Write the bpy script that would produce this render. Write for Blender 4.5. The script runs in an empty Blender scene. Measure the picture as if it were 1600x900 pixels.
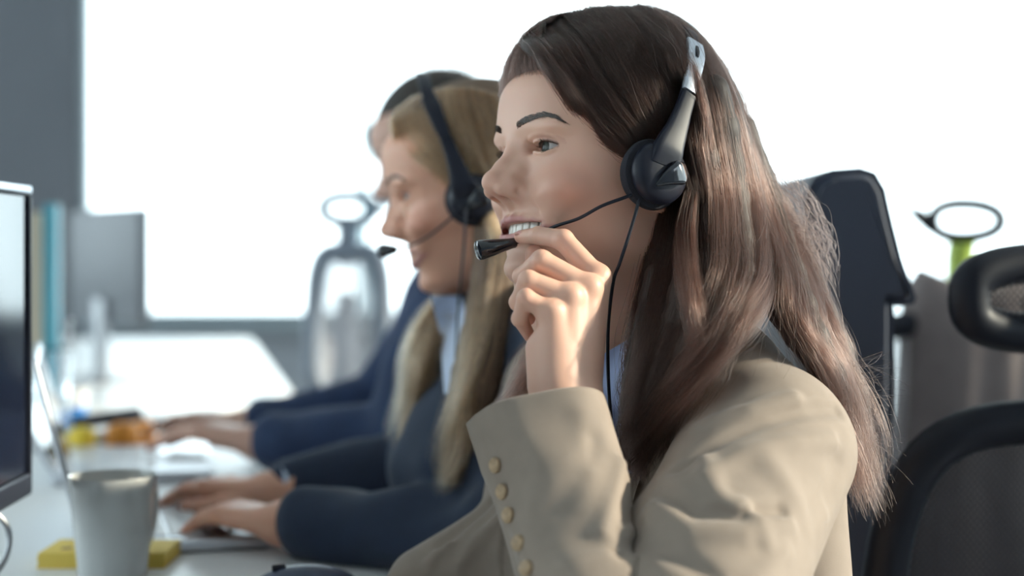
import bpy, bmesh, math, random
import numpy as np
from mathutils import Vector, Matrix
random.seed(7)
rng = np.random.default_rng(11)
SC = bpy.context.scene
COL = SC.collection
# ------------------------------------------------------------------ camera, sky, sun, exposure
FPX = 2400.0      # focal length in pixels of the 1600x900 frame
HY = 390.0        # image row of the horizon
ZC = 1.06         # camera height
cam_d = bpy.data.cameras.new('camera')
cam_d.sensor_width = 36.0
cam_d.lens = FPX / 1600.0 * 36.0
cam_d.shift_y = -(450.0 - HY) / 1600.0
cam_d.clip_start = 0.05
cam_d.dof.use_dof = True
cam_d.dof.focus_distance = 1.205
cam_d.dof.aperture_fstop = 2.5
cam = bpy.data.objects.new('camera', cam_d)
cam.location = (0, 0, ZC)
cam.rotation_euler = (math.pi / 2, 0, 0)
COL.objects.link(cam)
SC.camera = cam

SC.view_settings.view_transform = 'Standard'
SC.view_settings.look = 'None'
SC.view_settings.gamma = 1.0
SC.view_settings.use_curve_mapping = False
SC.view_settings.exposure = 1.22

world = bpy.data.worlds.new('sky')
SC.world = world
world.use_nodes = True
bg = world.node_tree.nodes['Background']
bg.inputs['Color'].default_value = (0.83, 0.925, 1.0, 1)
bg.inputs['Strength'].default_value = 2.1

sun_d = bpy.data.lights.new('sun', 'SUN')
sun_d.energy = 3.8
sun_d.angle = math.radians(1.5)
sun_d.color = (1.0, 0.86, 0.70)
sun = bpy.data.objects.new('sun', sun_d)
sun.rotation_euler = Vector((-0.93, 0.02, -0.34)).to_track_quat('-Z', 'Y').to_euler()
COL.objects.link(sun)


def at(px, py, Y):
    """a point of the place seen at a pixel of the photograph, Y metres in front of the camera"""
    return Vector(((px - 800.0) / FPX * Y, Y, ZC + (HY - py) / FPX * Y))
# ------------------------------------------------------------------ materials
def mat(name, color, rough=0.5, metal=0.0, sss=0.0, sheen=0.0, spec=0.5, coat=0.0, noise=None, bump=None, emit=None, trans=0.0, attr=None):
    """principled material; noise=(scale, amount) varies the colour, bump=(scale, strength, distance)"""
    m = bpy.data.materials.new(name)
    m.use_nodes = True
    nt = m.node_tree
    b = nt.nodes['Principled BSDF']
    b.inputs['Base Color'].default_value = (*color, 1)
    b.inputs['Roughness'].default_value = rough
    b.inputs['Metallic'].default_value = metal
    b.inputs['Specular IOR Level'].default_value = spec
    if sss:
        b.inputs['Subsurface Weight'].default_value = sss
        b.inputs['Subsurface Radius'].default_value = (1.0, 0.35, 0.2)
        b.inputs['Subsurface Scale'].default_value = 0.006
    if sheen:
        b.inputs['Sheen Weight'].default_value = sheen
        b.inputs['Sheen Roughness'].default_value = 0.4
    if coat:
        b.inputs['Coat Weight'].default_value = coat
        b.inputs['Coat Roughness'].default_value = 0.1
    if trans:
        b.inputs['Transmission Weight'].default_value = trans
    if emit:
        b.inputs['Emission Color'].default_value = (*emit[0], 1)
        b.inputs['Emission Strength'].default_value = emit[1]
    tc = nt.nodes.new('ShaderNodeTexCoord')
    src = None
    if attr:
        a = nt.nodes.new('ShaderNodeAttribute')
        a.attribute_name = attr
        src = a.outputs['Color']
    if noise:
        n = nt.nodes.new('ShaderNodeTexNoise')
        n.inputs['Scale'].default_value = noise[0]
        n.inputs['Detail'].default_value = 4
        nt.links.new(tc.outputs['Object'], n.inputs['Vector'])
        mr = nt.nodes.new('ShaderNodeMapRange')
        mr.inputs['From Min'].default_value = 0.3
        mr.inputs['From Max'].default_value = 0.7
        mr.inputs['To Min'].default_value = 1 - noise[1]
        mr.inputs['To Max'].default_value = 1 + noise[1]
        nt.links.new(n.outputs['Fac'], mr.inputs['Value'])
        mx = nt.nodes.new('ShaderNodeVectorMath')
        mx.operation = 'SCALE'
        if src:
            nt.links.new(src, mx.inputs[0])
        else:
            mx.inputs[0].default_value = color
        nt.links.new(mr.outputs['Result'], mx.inputs['Scale'])
        src = mx.outputs['Vector']
    if src:
        nt.links.new(src, b.inputs['Base Color'])
    if bump:
        n = nt.nodes.new('ShaderNodeTexNoise')
        n.inputs['Scale'].default_value = bump[0]
        n.inputs['Detail'].default_value = 3
        nt.links.new(tc.outputs['Object'], n.inputs['Vector'])
        bp = nt.nodes.new('ShaderNodeBump')
        bp.inputs['Strength'].default_value = bump[1]
        bp.inputs['Distance'].default_value = bump[2]
        nt.links.new(n.outputs['Fac'], bp.inputs['Height'])
        nt.links.new(bp.outputs['Normal'], b.inputs['Normal'])
    return m


# ------------------------------------------------------------------ objects
def link(name, me, m=None, parent=None, smooth=True, auto=None):
    if m is not None:
        me.materials.append(m)
    if smooth and len(me.polygons):
        me.polygons.foreach_set('use_smooth', np.ones(len(me.polygons), bool))
        if auto:
            me.set_sharp_from_angle(angle=math.radians(auto))
    o = bpy.data.objects.new(name, me)
    COL.objects.link(o)
    if parent is not None:
        o.parent = parent
    return o


def tag(o, label=None, cat=None, group=None, kind=None):
    if label: o['label'] = label
    if cat: o['category'] = cat
    if group: o['group'] = group
    if kind: o['kind'] = kind
    return o


def empty(name, loc, rz=0.0):
    o = bpy.data.objects.new(name, None)
    o.empty_display_size = 0.05
    o.location = loc
    o.rotation_euler = (0, 0, rz)
    COL.objects.link(o)
    return o


def pmesh(name, verts, faces):
    me = bpy.data.meshes.new(name)
    verts = np.asarray(verts, np.float32)
    if isinstance(faces, np.ndarray):
        n, k = faces.shape
        me.vertices.add(len(verts))
        me.vertices.foreach_set('co', verts.ravel())
        me.loops.add(n * k)
        me.loops.foreach_set('vertex_index', faces.astype(np.int32).ravel())
        me.polygons.add(n)
        me.polygons.foreach_set('loop_start', np.arange(0, n * k, k, dtype=np.int32))
        me.update(calc_edges=True)
        me.validate()
    else:
        me.from_pydata([tuple(map(float, v)) for v in verts], [], faces)
        me.update()
    return me


class MB:
    """collects boxes, tubes and turned shapes into one mesh"""
    def __init__(self):
        self.v, self.f = [], []

    def add(self, V, F):
        o = len(self.v)
        self.v += [tuple(map(float, p)) for p in V]
        self.f += [tuple(i + o for i in f) for f in F]
        return self

    def box(self, c, s, M=None, bevel=0.0):
        bm = bmesh.new()
        bmesh.ops.create_cube(bm, size=1.0)
        for v in bm.verts:
            v.co = Vector((v.co.x * s[0], v.co.y * s[1], v.co.z * s[2]))
        if bevel > 0:
            bmesh.ops.bevel(bm, geom=bm.edges[:], offset=bevel, segments=3, profile=0.5, affect='EDGES')
        bm.verts.index_update()
        T = Matrix.Translation(Vector(c))
        if M is not None:
            T = T @ M
        self.add([T @ v.co for v in bm.verts], [[v.index for v in f.verts] for f in bm.faces])
        bm.free()
        return self

    def tube(self, pts, rad, n=12, cap=True, closed=False, flat=None):
        V, F = tube_geo(pts, rad, n, cap, closed, flat)
        return self.add(V, F)

    def lathe(self, prof, n=48, c=(0, 0, 0), axis=None):
        V, F = [], []
        m = len(prof)
        for i in range(n):
            a = 2 * math.pi * i / n
            for r, z in prof:
                V.append(Vector((r * math.cos(a), r * math.sin(a), z)))
        for i in range(n):
            j = (i + 1) % n
            for k in range(m - 1):
                F.append((i * m + k, j * m + k, j * m + k + 1, i * m + k + 1))
        if axis is not None:
            q = Vector((0, 0, 1)).rotation_difference(Vector(axis)).to_matrix()
            V = [q @ v for v in V]
        return self.add([v + Vector(c) for v in V], F)

    def prism(self, outline, d, origin, ux, uy, un):
        """an outline in the plane (ux, uy) given the depth d along un"""
        o, ux, uy, un = Vector(origin), Vector(ux), Vector(uy), Vector(un)
        n = len(outline)
        V = [o + ux * a + uy * b for a, b in outline] + [o + ux * a + uy * b + un * d for a, b in outline]
        F = [tuple(range(n))[::-1], tuple(range(n, 2 * n))]
        F += [(i, (i + 1) % n, (i + 1) % n + n, i + n) for i in range(n)]
        return self.add(V, F)

    def build(self, name, m, parent=None, smooth=True, auto=35):
        return link(name, pmesh(name, self.v, self.f), m, parent, smooth, auto)


def catmull(pts, n, closed=False):
    P = np.asarray([tuple(p) for p in pts], float)
    k = len(P)
    if closed:
        seg = k
        t = np.linspace(0, k, n, endpoint=False)
        Q = lambda i: P[np.mod(i, k)]
    else:
        seg = k - 1
        t = np.linspace(0, seg, n)
        E = np.vstack([2 * P[0] - P[1], P, 2 * P[-1] - P[-2]])
        Q = lambda i: E[np.clip(i + 1, 0, k + 1)]
    i = np.minimum(t.astype(int), seg - 1)
    u = (t - i)[:, None]
    a, b, c, d = Q(i - 1), Q(i), Q(i + 1), Q(i + 2)
    return 0.5 * (2 * b + (c - a) * u + (2 * a - 5 * b + 4 * c - d) * u ** 2 + (3 * b - a - 3 * c + d) * u ** 3)


def frames(P, closed=False):
    """parallel-transport frames along a polyline"""
    P = np.asarray(P, float)
    if closed:
        T = np.roll(P, -1, 0) - np.roll(P, 1, 0)
    else:
        T = np.gradient(P, axis=0)
    T /= np.linalg.norm(T, axis=1)[:, None] + 1e-12
    ref = np.array([0, 0, 1.0]) if abs(T[0][2]) < 0.9 else np.array([1.0, 0, 0])
    u = np.cross(ref, T[0]); u /= np.linalg.norm(u)
    U = [u]
    for i in range(1, len(P)):
        u = U[-1] - T[i] * np.dot(U[-1], T[i])
        u /= np.linalg.norm(u) + 1e-12
        U.append(u)
    U = np.array(U)
    return T, U, np.cross(T, U)


def tube_geo(pts, rad, n=12, cap=True, closed=False, flat=None):
    P = np.asarray([tuple(p) for p in pts], float)
    m = len(P)
    rad = np.broadcast_to(np.asarray(rad, float), (m,))
    T, U, W = frames(P, closed)
    a = np.linspace(0, 2 * np.pi, n, endpoint=False)
    ca, sa = np.cos(a), np.sin(a)
    fl = 1.0 if flat is None else flat
    V = P[:, None, :] + rad[:, None, None] * (U[:, None, :] * ca[None, :, None] + fl * W[:, None, :] * sa[None, :, None])
    V = V.reshape(-1, 3)
    F = []
    for i in range(m if closed else m - 1):
        j = (i + 1) % m
        for k in range(n):
            l = (k + 1) % n
            F.append((i * n + k, i * n + l, j * n + l, j * n + k))
    if cap and not closed:
        F.append(tuple(range(n))[::-1])
        F.append(tuple((m - 1) * n + k for k in range(n)))
    return V, F


# ------------------------------------------------------------------ distance fields and their surface (naive surface nets)
f32 = np.float32
def V3(*a): return np.array(a, f32)
def ln(a): return np.sqrt(np.einsum('ij,ij->i', a, a))
def smin(a, b, k):
    h = np.maximum(k - np.abs(a - b), 0) / k
    return np.minimum(a, b) - h * h * k * 0.25
def smax(a, b, k): return -smin(-a, -b, k)
def ball(P, c, r): return ln(P - V3(*c)) - f32(r)
def ell(P, c, r, R=None):
    q = P - V3(*c)
    if R is not None: q = q @ R.astype(f32)
    r = V3(*r)
    k0 = ln(q / r); k1 = ln(q / (r * r)) + f32(1e-6)
    return k0 * (k0 - 1) / k1
def cone(P, a, b, ra, rb):
    a, b = V3(*a), V3(*b)
    d = b - a
    t = np.clip(((P - a) @ d) / max(float(d @ d), 1e-9), 0, 1)
    return ln(P - a - t[:, None] * d) - (ra + (rb - ra) * t).astype(f32)
def chain(P, pts, k=0.2):
    """tapered limb through (x,y,z,r) points"""
    f = None
    for p, q in zip(pts[:-1], pts[1:]):
        c = cone(P, p[:3], q[:3], p[3], q[3])
        f = c if f is None else smin(f, c, k)
    return f
def pchip(x, y, xi):
    x = np.asarray(x, float); y = np.asarray(y, float); xi = np.asarray(xi, float)
    h = np.diff(x); d = np.diff(y, axis=0) / h.reshape(-1, *([1] * (y.ndim - 1)))
    m = np.zeros_like(y)
    m[1:-1] = np.where(d[:-1] * d[1:] > 0, 2 * d[:-1] * d[1:] / (d[:-1] + d[1:] + 1e-12 * np.sign(d[:-1] + d[1:] + 1e-30)), 0)
    m[0], m[-1] = d[0], d[-1]
    i = np.clip(np.searchsorted(x, xi) - 1, 0, len(x) - 2)
    sh = (-1, *([1] * (y.ndim - 1)))
    H = h[i].reshape(sh); t = ((xi - x[i]) / h[i]).clip(0, 1).reshape(sh)
    return (y[i] * (2 * t**3 - 3 * t**2 + 1) + H * m[i] * (t**3 - 2 * t**2 + t) + y[i + 1] * (-2 * t**3 + 3 * t**2) + H * m[i + 1] * (t**3 - t**2))


def nets(f, lo, hi, h, slack=1.35, newton=2, keep=None):
    """surface of f(P)=0 inside the box lo..hi on a grid of step h; returns verts, quads"""
    lo = np.asarray(lo, float); hi = np.asarray(hi, float)
    B = 4
    nb = np.ceil((hi - lo) / (h * B)).astype(int)
    n = nb * B + 1
    H = h * B
    cx = [lo[i] + (np.arange(nb[i] + 1) + 0.5) * H - H * 0.5 for i in range(3)]
    G = np.stack(np.meshgrid(*[lo[i] + np.arange(nb[i] + 1) * H + H * 0.5 for i in range(3)], indexing='ij'), -1).reshape(-1, 3).astype(f32)
    c = f(G).reshape(nb + 1)
    near = np.abs(c) < H * 0.87 * slack + h
    V = np.repeat(np.repeat(np.repeat(c, B, 0), B, 1), B, 2)[:n[0], :n[1], :n[2]].astype(f32)
    V = np.where(V > 0, np.maximum(V, h), np.minimum(V, -h))
    mask = np.repeat(np.repeat(np.repeat(near, B, 0), B, 1), B, 2)[:n[0], :n[1], :n[2]]
    idx = np.argwhere(mask)
    Pf = (lo + idx * h).astype(f32)
    out = np.empty(len(Pf), f32)
    for s in range(0, len(Pf), 400000):
        out[s:s + 400000] = f(Pf[s:s + 400000])
    V[mask] = out
    S = V < 0
    any_ = np.zeros(n - 1, bool); all_ = np.ones(n - 1, bool)
    offs = [(i, j, k) for i in (0, 1) for j in (0, 1) for k in (0, 1)]
    for i, j, k in offs:
        s = S[i:n[0] - 1 + i, j:n[1] - 1 + j, k:n[2] - 1 + k]
        any_ |= s; all_ &= s
    act = any_ & ~all_
    ci = np.argwhere(act)
    vid = -np.ones(n - 1, np.int32)
    vid[act] = np.arange(len(ci))
    cv = {o: V[ci[:, 0] + o[0], ci[:, 1] + o[1], ci[:, 2] + o[2]] for o in offs}
    acc = np.zeros((len(ci), 3)); cnt = np.zeros(len(ci))
    for o in offs:
        for ax in range(3):
            if o[ax] == 0:
                q = list(o); q[ax] = 1; q = tuple(q)
                a, b = cv[o], cv[q]
                m = (a < 0) != (b < 0)
                t = np.where(m, a / np.where(m, a - b, 1), 0)
                p = np.array(o, float)[None, :] + np.eye(3)[ax][None, :] * t[:, None]
                acc += p * m[:, None]; cnt += m
    verts = lo + (ci + acc / cnt[:, None]) * h
    quads = []
    for ax in range(3):
        u, w = (ax + 1) % 3, (ax + 2) % 3
        a = S
        sl0 = [slice(None)] * 3; sl1 = [slice(None)] * 3
        sl0[ax] = slice(0, n[ax] - 1); sl1[ax] = slice(1, n[ax])
        for d in (u, w):
            sl0[d] = slice(1, n[d] - 1); sl1[d] = slice(1, n[d] - 1)
        s0, s1 = S[tuple(sl0)], S[tuple(sl1)]
        e = np.argwhere(s0 != s1)
        if not len(e): continue
        flip = s0[tuple(e.T)]
        base = e.copy(); base[:, u] += 1; base[:, w] += 1
        def vv(du, dw):
            b = base.copy(); b[:, u] += du; b[:, w] += dw
            return vid[tuple(b.T)]
        q = np.stack([vv(-1, -1), vv(0, -1), vv(0, 0), vv(-1, 0)], 1)
        q[~flip] = q[~flip][:, ::-1]
        quads.append(q)
    quads = np.concatenate(quads)
    P = verts.astype(f32)
    e = f32(h * 0.25)
    for _ in range(newton):
        v = f(P)
        g = np.stack([f(P + V3(e, 0, 0)) - v, f(P + V3(0, e, 0)) - v, f(P + V3(0, 0, e)) - v], 1) / e
        g2 = np.maximum(np.einsum('ij,ij->i', g, g), 0.15)
        st = (v / g2)[:, None] * g
        L = ln(st)[:, None] + f32(1e-9)
        P = P - st * np.minimum(1, f32(0.6 * h) / L)
    if keep is not None:
        km = keep(P)
        fm = km[quads].all(1)
        quads = quads[fm]
        used = np.zeros(len(P), bool); used[quads.ravel()] = True
        re = np.cumsum(used) - 1
        P, quads = P[used], re[quads]
    return P.astype(float), quads


def rot_head(yaw, pitch, roll):
    """columns: forward, left, up.  yaw turns a face that looks to -x towards the camera"""
    y, p, r = map(math.radians, (yaw, pitch, roll))
    d = np.array([-math.cos(y), -math.sin(y), 0]); z = np.array([0, 0, 1.0])
    l = np.cross(z, d)
    fw = d * math.cos(p) + z * math.sin(p)
    up = z * math.cos(p) - d * math.sin(p)
    L = l * math.cos(r) + up * math.sin(r)
    U = up * math.cos(r) - l * math.sin(r)
    return np.stack([fw, L, U], 1)
# ------------------------------------------------------------------ the room
M_floor = mat('grey_carpet', (0.30, 0.31, 0.33), rough=0.95, noise=(40, 0.15), bump=(400, 0.4, 0.002))
M_ceil = mat('white_ceiling', (0.75, 0.75, 0.74), rough=0.9, noise=(3, 0.02))
M_wall = mat('grey_wall_paint', (0.30, 0.33, 0.37), rough=0.6, noise=(4, 0.03))
M_dark = mat('dark_grey_panel', (0.12, 0.13, 0.15), rough=0.45, noise=(2, 0.05))
M_wwall = mat('white_wall_paint', (0.72, 0.72, 0.72), rough=0.8, noise=(4, 0.02))
M_frame = mat('grey_window_frame', (0.22, 0.27, 0.30), rough=0.5)
M_teal = mat('teal_glass_edge', (0.03, 0.26, 0.34), rough=0.3)


def glass_mat(name, tint=(0.95, 0.99, 0.98)):
    """thin window pane: lets light through, mirrors a little at grazing angles"""
    m = bpy.data.materials.new(name); m.use_nodes = True
    nt = m.node_tree; nt.nodes.remove(nt.nodes['Principled BSDF'])
    t = nt.nodes.new('ShaderNodeBsdfTransparent'); t.inputs['Color'].default_value = (*tint, 1)
    g = nt.nodes.new('ShaderNodeBsdfGlossy'); g.inputs['Roughness'].default_value = 0.02
    fr = nt.nodes.new('ShaderNodeFresnel'); fr.inputs['IOR'].default_value = 1.45
    mx = nt.nodes.new('ShaderNodeMixShader')
    nt.links.new(fr.outputs[0], mx.inputs['Fac']); nt.links.new(t.outputs[0], mx.inputs[1]); nt.links.new(g.outputs[0], mx.inputs[2])
    nt.links.new(mx.outputs[0], nt.nodes['Material Output'].inputs['Surface'])
    return m


M_pane = glass_mat('window_glass')
X0, X1, Y0, Y1, H = -4.6, 4.8, -2.6, 7.0, 3.0


def structure(name, mb, m, parent=None, auto=35, smooth=True):
    o = mb.build(name, m, parent, smooth, auto)
    if parent is None: o['kind'] = 'structure'
    return o


structure('floor', MB().box(((X0 + X1) / 2, (Y0 + Y1) / 2, -0.05), (X1 - X0 + 0.4, Y1 - Y0 + 0.4, 0.1)), M_floor)
structure('ceiling', MB().box(((X0 + X1) / 2, (Y0 + Y1) / 2, H + 0.05), (X1 - X0 + 0.4, Y1 - Y0 + 0.4, 0.1)), M_ceil)
# wall with the windows: a solid grey bay on the left, a low wall under the glass
SILL = 0.735
xw = -1.97
structure('wall_back_left', MB().box(((X0 + xw) / 2, Y1 + 0.1, H / 2), (xw - X0, 0.2, H)), M_dark)
structure('wall_back', MB().box(((xw + 1.05) / 2, Y1 + 0.1, SILL / 2), (1.05 - xw, 0.2, SILL)).box(((1.05 + X1) / 2, Y1 + 0.1, 0.13), (X1 - 1.05, 0.2, 0.26)), M_wall)
for side, x in (('left', X0), ('right', X1)):
    w = MB()
    w.box((x + (-0.1 if side == 'left' else 0.1), (Y0 + Y1) / 2, 0.4), (0.2, Y1 - Y0, 0.8))
    w.box((x + (-0.1 if side == 'left' else 0.1), (Y0 + Y1) / 2, H - 0.03), (0.2, Y1 - Y0, 0.06))
    w.box((x + (-0.1 if side == 'left' else 0.1), Y0 + 0.5, 1.7), (0.2, 1.0, 1.8))
    structure('wall_' + side, w, M_wwall)
structure('wall_front', MB().box(((-2.2 + X1) / 2, Y0 - 0.1, H / 2), (X1 + 2.2, 0.2, H)).box(((X0 - 2.2) / 2, Y0 - 0.1, 0.4), (-2.2 - X0, 0.2, 0.8)).box(((X0 - 2.2) / 2, Y0 - 0.1, H - 0.15), (-2.2 - X0, 0.2, 0.3)), M_wall)


def window(n, a, b, z0, z1, bars, thin=0.016):
    """glazing between the plan points a and b; bars = positions of the upright joints"""
    a, b = Vector((*a, 0)), Vector((*b, 0))
    L = (b - a).length
    M = Matrix.Rotation(math.atan2((b - a).y, (b - a).x), 4, 'Z')
    fr = MB()
    mid = (a + b) / 2
    for z in (z0 + 0.02, z1 - 0.02):
        fr.box((mid.x, mid.y, z), (L, 0.09, 0.04), M, 0.004)
    for p in (a, b):
        fr.box((p.x, p.y, (z0 + z1) / 2), (0.05, 0.09, z1 - z0), M, 0.004)
    w = fr.build('window_%d' % n, M_frame); w['kind'] = 'structure'
    cuts = [0.0] + bars + [L]
    for x in bars:
        p = a + (b - a) * (x / L)
        MB().box((p.x, p.y, (z0 + z1) / 2), (thin, 0.05, z1 - z0 - 0.05), M, 0.003).build('mullion', M_teal, w)
    for u, v in zip(cuts[:-1], cuts[1:]):
        p = a + (b - a) * ((u + v) / 2 / L)
        MB().box((p.x, p.y, (z0 + z1) / 2), (v - u - 0.02, 0.012, z1 - z0 - 0.06), M).build('pane', M_pane, w, False)
    return w


window(1, (xw, Y1 + 0.06), (X1, Y1 + 0.06), SILL, H - 0.02, [-0.677 - xw, 0.846 - xw, 2.4 - xw, 3.7 - xw], 0.045)
window(2, (1.05, Y1 + 0.06), (X1, Y1 + 0.06), 0.26, SILL - 0.02, [1.4, 2.7], 0.03)
window(3, (X0 - 0.05, Y1), (X0 - 0.05, Y0 + 1.0), 0.8, H - 0.06, [1.4, 2.8, 4.2, 5.6, 7.0])
window(4, (X1 + 0.05, Y0 + 1.0), (X1 + 0.05, Y1), 0.8, H - 0.06, [1.4, 2.8, 4.2, 5.6, 7.0])
window(5, (X0, Y0 - 0.05), (-2.2, Y0 - 0.05), 0.8, H - 0.3, [1.2])  # unseen window, added to light her face from the front left
structure('trim_1', MB().box(((xw + X1) / 2, Y1 - 0.03, SILL - 0.02), (X1 - xw, 0.16, 0.04), None, 0.006), M_frame)
# ------------------------------------------------------------------ the head (centimetres; x forward, y to its left, z up, z=0 at the pupils)
_TH = [0, 12, 22, 32, 42, 52, 65, 78, 90, 115, 145, 180]
_TB = [  # z, radius at each angle
    (7.0,  [9.0, 9.0, 8.9, 8.6, 8.1, 7.6, 7.0, 6.8, 6.7, 7.0, 8.0, 8.3]),
    (4.5,  [9.3, 9.3, 9.25, 9.0, 8.6, 8.1, 7.5, 7.15, 7.0, 7.4, 8.5, 8.8]),
    (2.6,  [9.3, 9.3, 9.25, 9.05, 8.7, 8.1, 7.35, 7.1, 7.0, 7.4, 8.5, 8.8]),
    (1.6,  [9.1, 9.2, 9.2, 9.05, 8.7, 8.0, 7.25, 7.05, 7.05, 7.6, 8.9, 9.3]),
    (0.6,  [8.75, 8.45, 8.4, 8.45, 8.4, 7.85, 7.2, 7.0, 7.0, 7.5, 8.7, 9.1]),
    (-0.4, [8.7, 8.35, 8.3, 8.35, 8.3, 7.9, 7.3, 7.0, 6.95, 7.4, 8.5, 8.9]),
    (-1.6, [8.7, 8.55, 8.6, 8.7, 8.6, 8.2, 7.55, 7.1, 6.9, 7.2, 8.2, 8.5]),
    (-3.0, [8.85, 8.75, 8.85, 8.9, 8.65, 8.15, 7.5, 7.0, 6.75, 6.9, 7.6, 7.8]),
    (-4.4, [9.2, 9.15, 9.05, 8.75, 8.25, 7.75, 7.15, 6.75, 6.5, 6.5, 6.8, 6.8]),
    (-5.6, [9.6, 9.45, 9.05, 8.4, 7.75, 7.3, 6.8, 6.45, 6.25, 6.0, 6.0, 6.0]),
    (-6.8, [9.55, 9.35, 8.75, 7.95, 7.25, 6.85, 6.45, 6.15, 5.95, 5.5, 5.2, 5.2]),
    (-7.8, [9.2, 9.0, 8.4, 7.55, 6.85, 6.45, 6.1, 5.8, 5.5, 4.9, 4.6, 4.6]),
    (-8.6, [9.05, 8.85, 8.15, 7.2, 6.45, 6.0, 5.6, 5.2, 4.9, 4.3, 4.0, 4.0]),
    (-9.6, [9.3, 8.95, 7.95, 6.7, 5.8, 5.2, 4.7, 4.3, 4.1, 3.8, 3.6, 3.6]),
    (-10.3, [9.0, 8.5, 7.2, 5.8, 4.8, 4.3, 3.9, 3.6, 3.5, 3.3, 3.2, 3.2]),
    (-10.9, [8.0, 7.4, 5.9, 4.5, 3.7, 3.3, 3.0, 2.9, 2.8, 2.8, 2.8, 2.8]),
    (-11.5, [5.5, 5.0, 3.8, 2.8, 2.2, 2.0, 2.0, 2.0, 2.0, 2.0, 2.0, 2.0]),
    (-12.2, [2.0, 1.8, 1.5, 1.2, 1.0, 1.0, 1.0, 1.0, 1.0, 1.0, 1.0, 1.0]),
]
_zs = np.array([r[0] for r in _TB])[::-1]
_rr = np.array([r[1] for r in _TB])[::-1]
_th_f = np.linspace(0, 180, 181)
_z_f = np.linspace(-12.2, 7.0, 193)
_lut = pchip(_zs, _rr, _z_f)                       # rows z
_lut = pchip(np.array(_TH, float), _lut.T, _th_f).T    # columns angle
# smooth the table a little across rows and columns
for _ in range(6):
    _p = np.pad(_lut, 1, mode='edge'); _p[:, 0] = _p[:, 2]; _p[:, -1] = _p[:, -3]
    _lut = (_p[1:-1, 1:-1] * 4 + _p[:-2, 1:-1] + _p[2:, 1:-1] + _p[1:-1, :-2] + _p[1:-1, 2:]) / 8
_lut = _lut.astype(f32)


def face_radius(P):
    th = np.degrees(np.arctan2(np.abs(P[:, 1]), P[:, 0]))
    u = np.clip(th, 0, 179.99); v = np.clip((P[:, 2] + 12.2) / 0.1, 0, 191.99)
    i = u.astype(int); j = v.astype(int); a = (u - i).astype(f32); b = (v - j).astype(f32)
    return (_lut[j, i] * (1 - a) * (1 - b) + _lut[j, i + 1] * a * (1 - b) + _lut[j + 1, i] * (1 - a) * b + _lut[j + 1, i + 1] * a * b)

EYE = (6.64, 3.15, 0.0)
EYE_R = 1.43
def lid_curves(ye):
    """edge heights of the upper and lower lid over the eyeball, ye = sideways offset (+ outwards)"""
    s = np.clip((ye + 1.28) / 2.68, 0, 1)
    tilt = 0.07 * (s - 0.5) * 2
    up = tilt + 0.47 * np.maximum(np.sin(np.pi * s ** 0.82), 0) ** 0.8
    dn = tilt - 0.38 * np.maximum(np.sin(np.pi * s ** 1.15), 0) ** 0.85
    inside = (ye > -1.28) & (ye < 1.40)
    return up, dn, inside


def gs(x, w): return np.exp(-(x / f32(w)) ** 2)


def lips_sdf(A):
    ul = chain(A, [(9.62, 0.0, -5.68, 0.26), (9.57, 0.5, -5.60, 0.28), (9.26, 1.5, -5.70, 0.26), (8.7, 2.55, -5.82, 0.24), (8.2, 3.3, -5.88, 0.2), (7.6, 3.95, -5.95, 0.13)], 0.25)
    ll = chain(A, [(9.55, 0.0, -7.22, 0.44), (9.3, 1.2, -7.1, 0.40), (8.75, 2.4, -6.75, 0.30), (8.2, 3.35, -6.35, 0.2), (7.6, 3.95, -6.12, 0.13)], 0.25)
    return ul, ll


def jaw_back(P):
    """sets the mouth and jaw back under the nose"""
    P = P.astype(f32).copy()
    t = np.clip((-3.7 - P[:, 2]) / 1.6, 0, 1)
    P[:, 0] += f32(0.6) * t * t * (3 - 2 * t)
    return P


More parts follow.
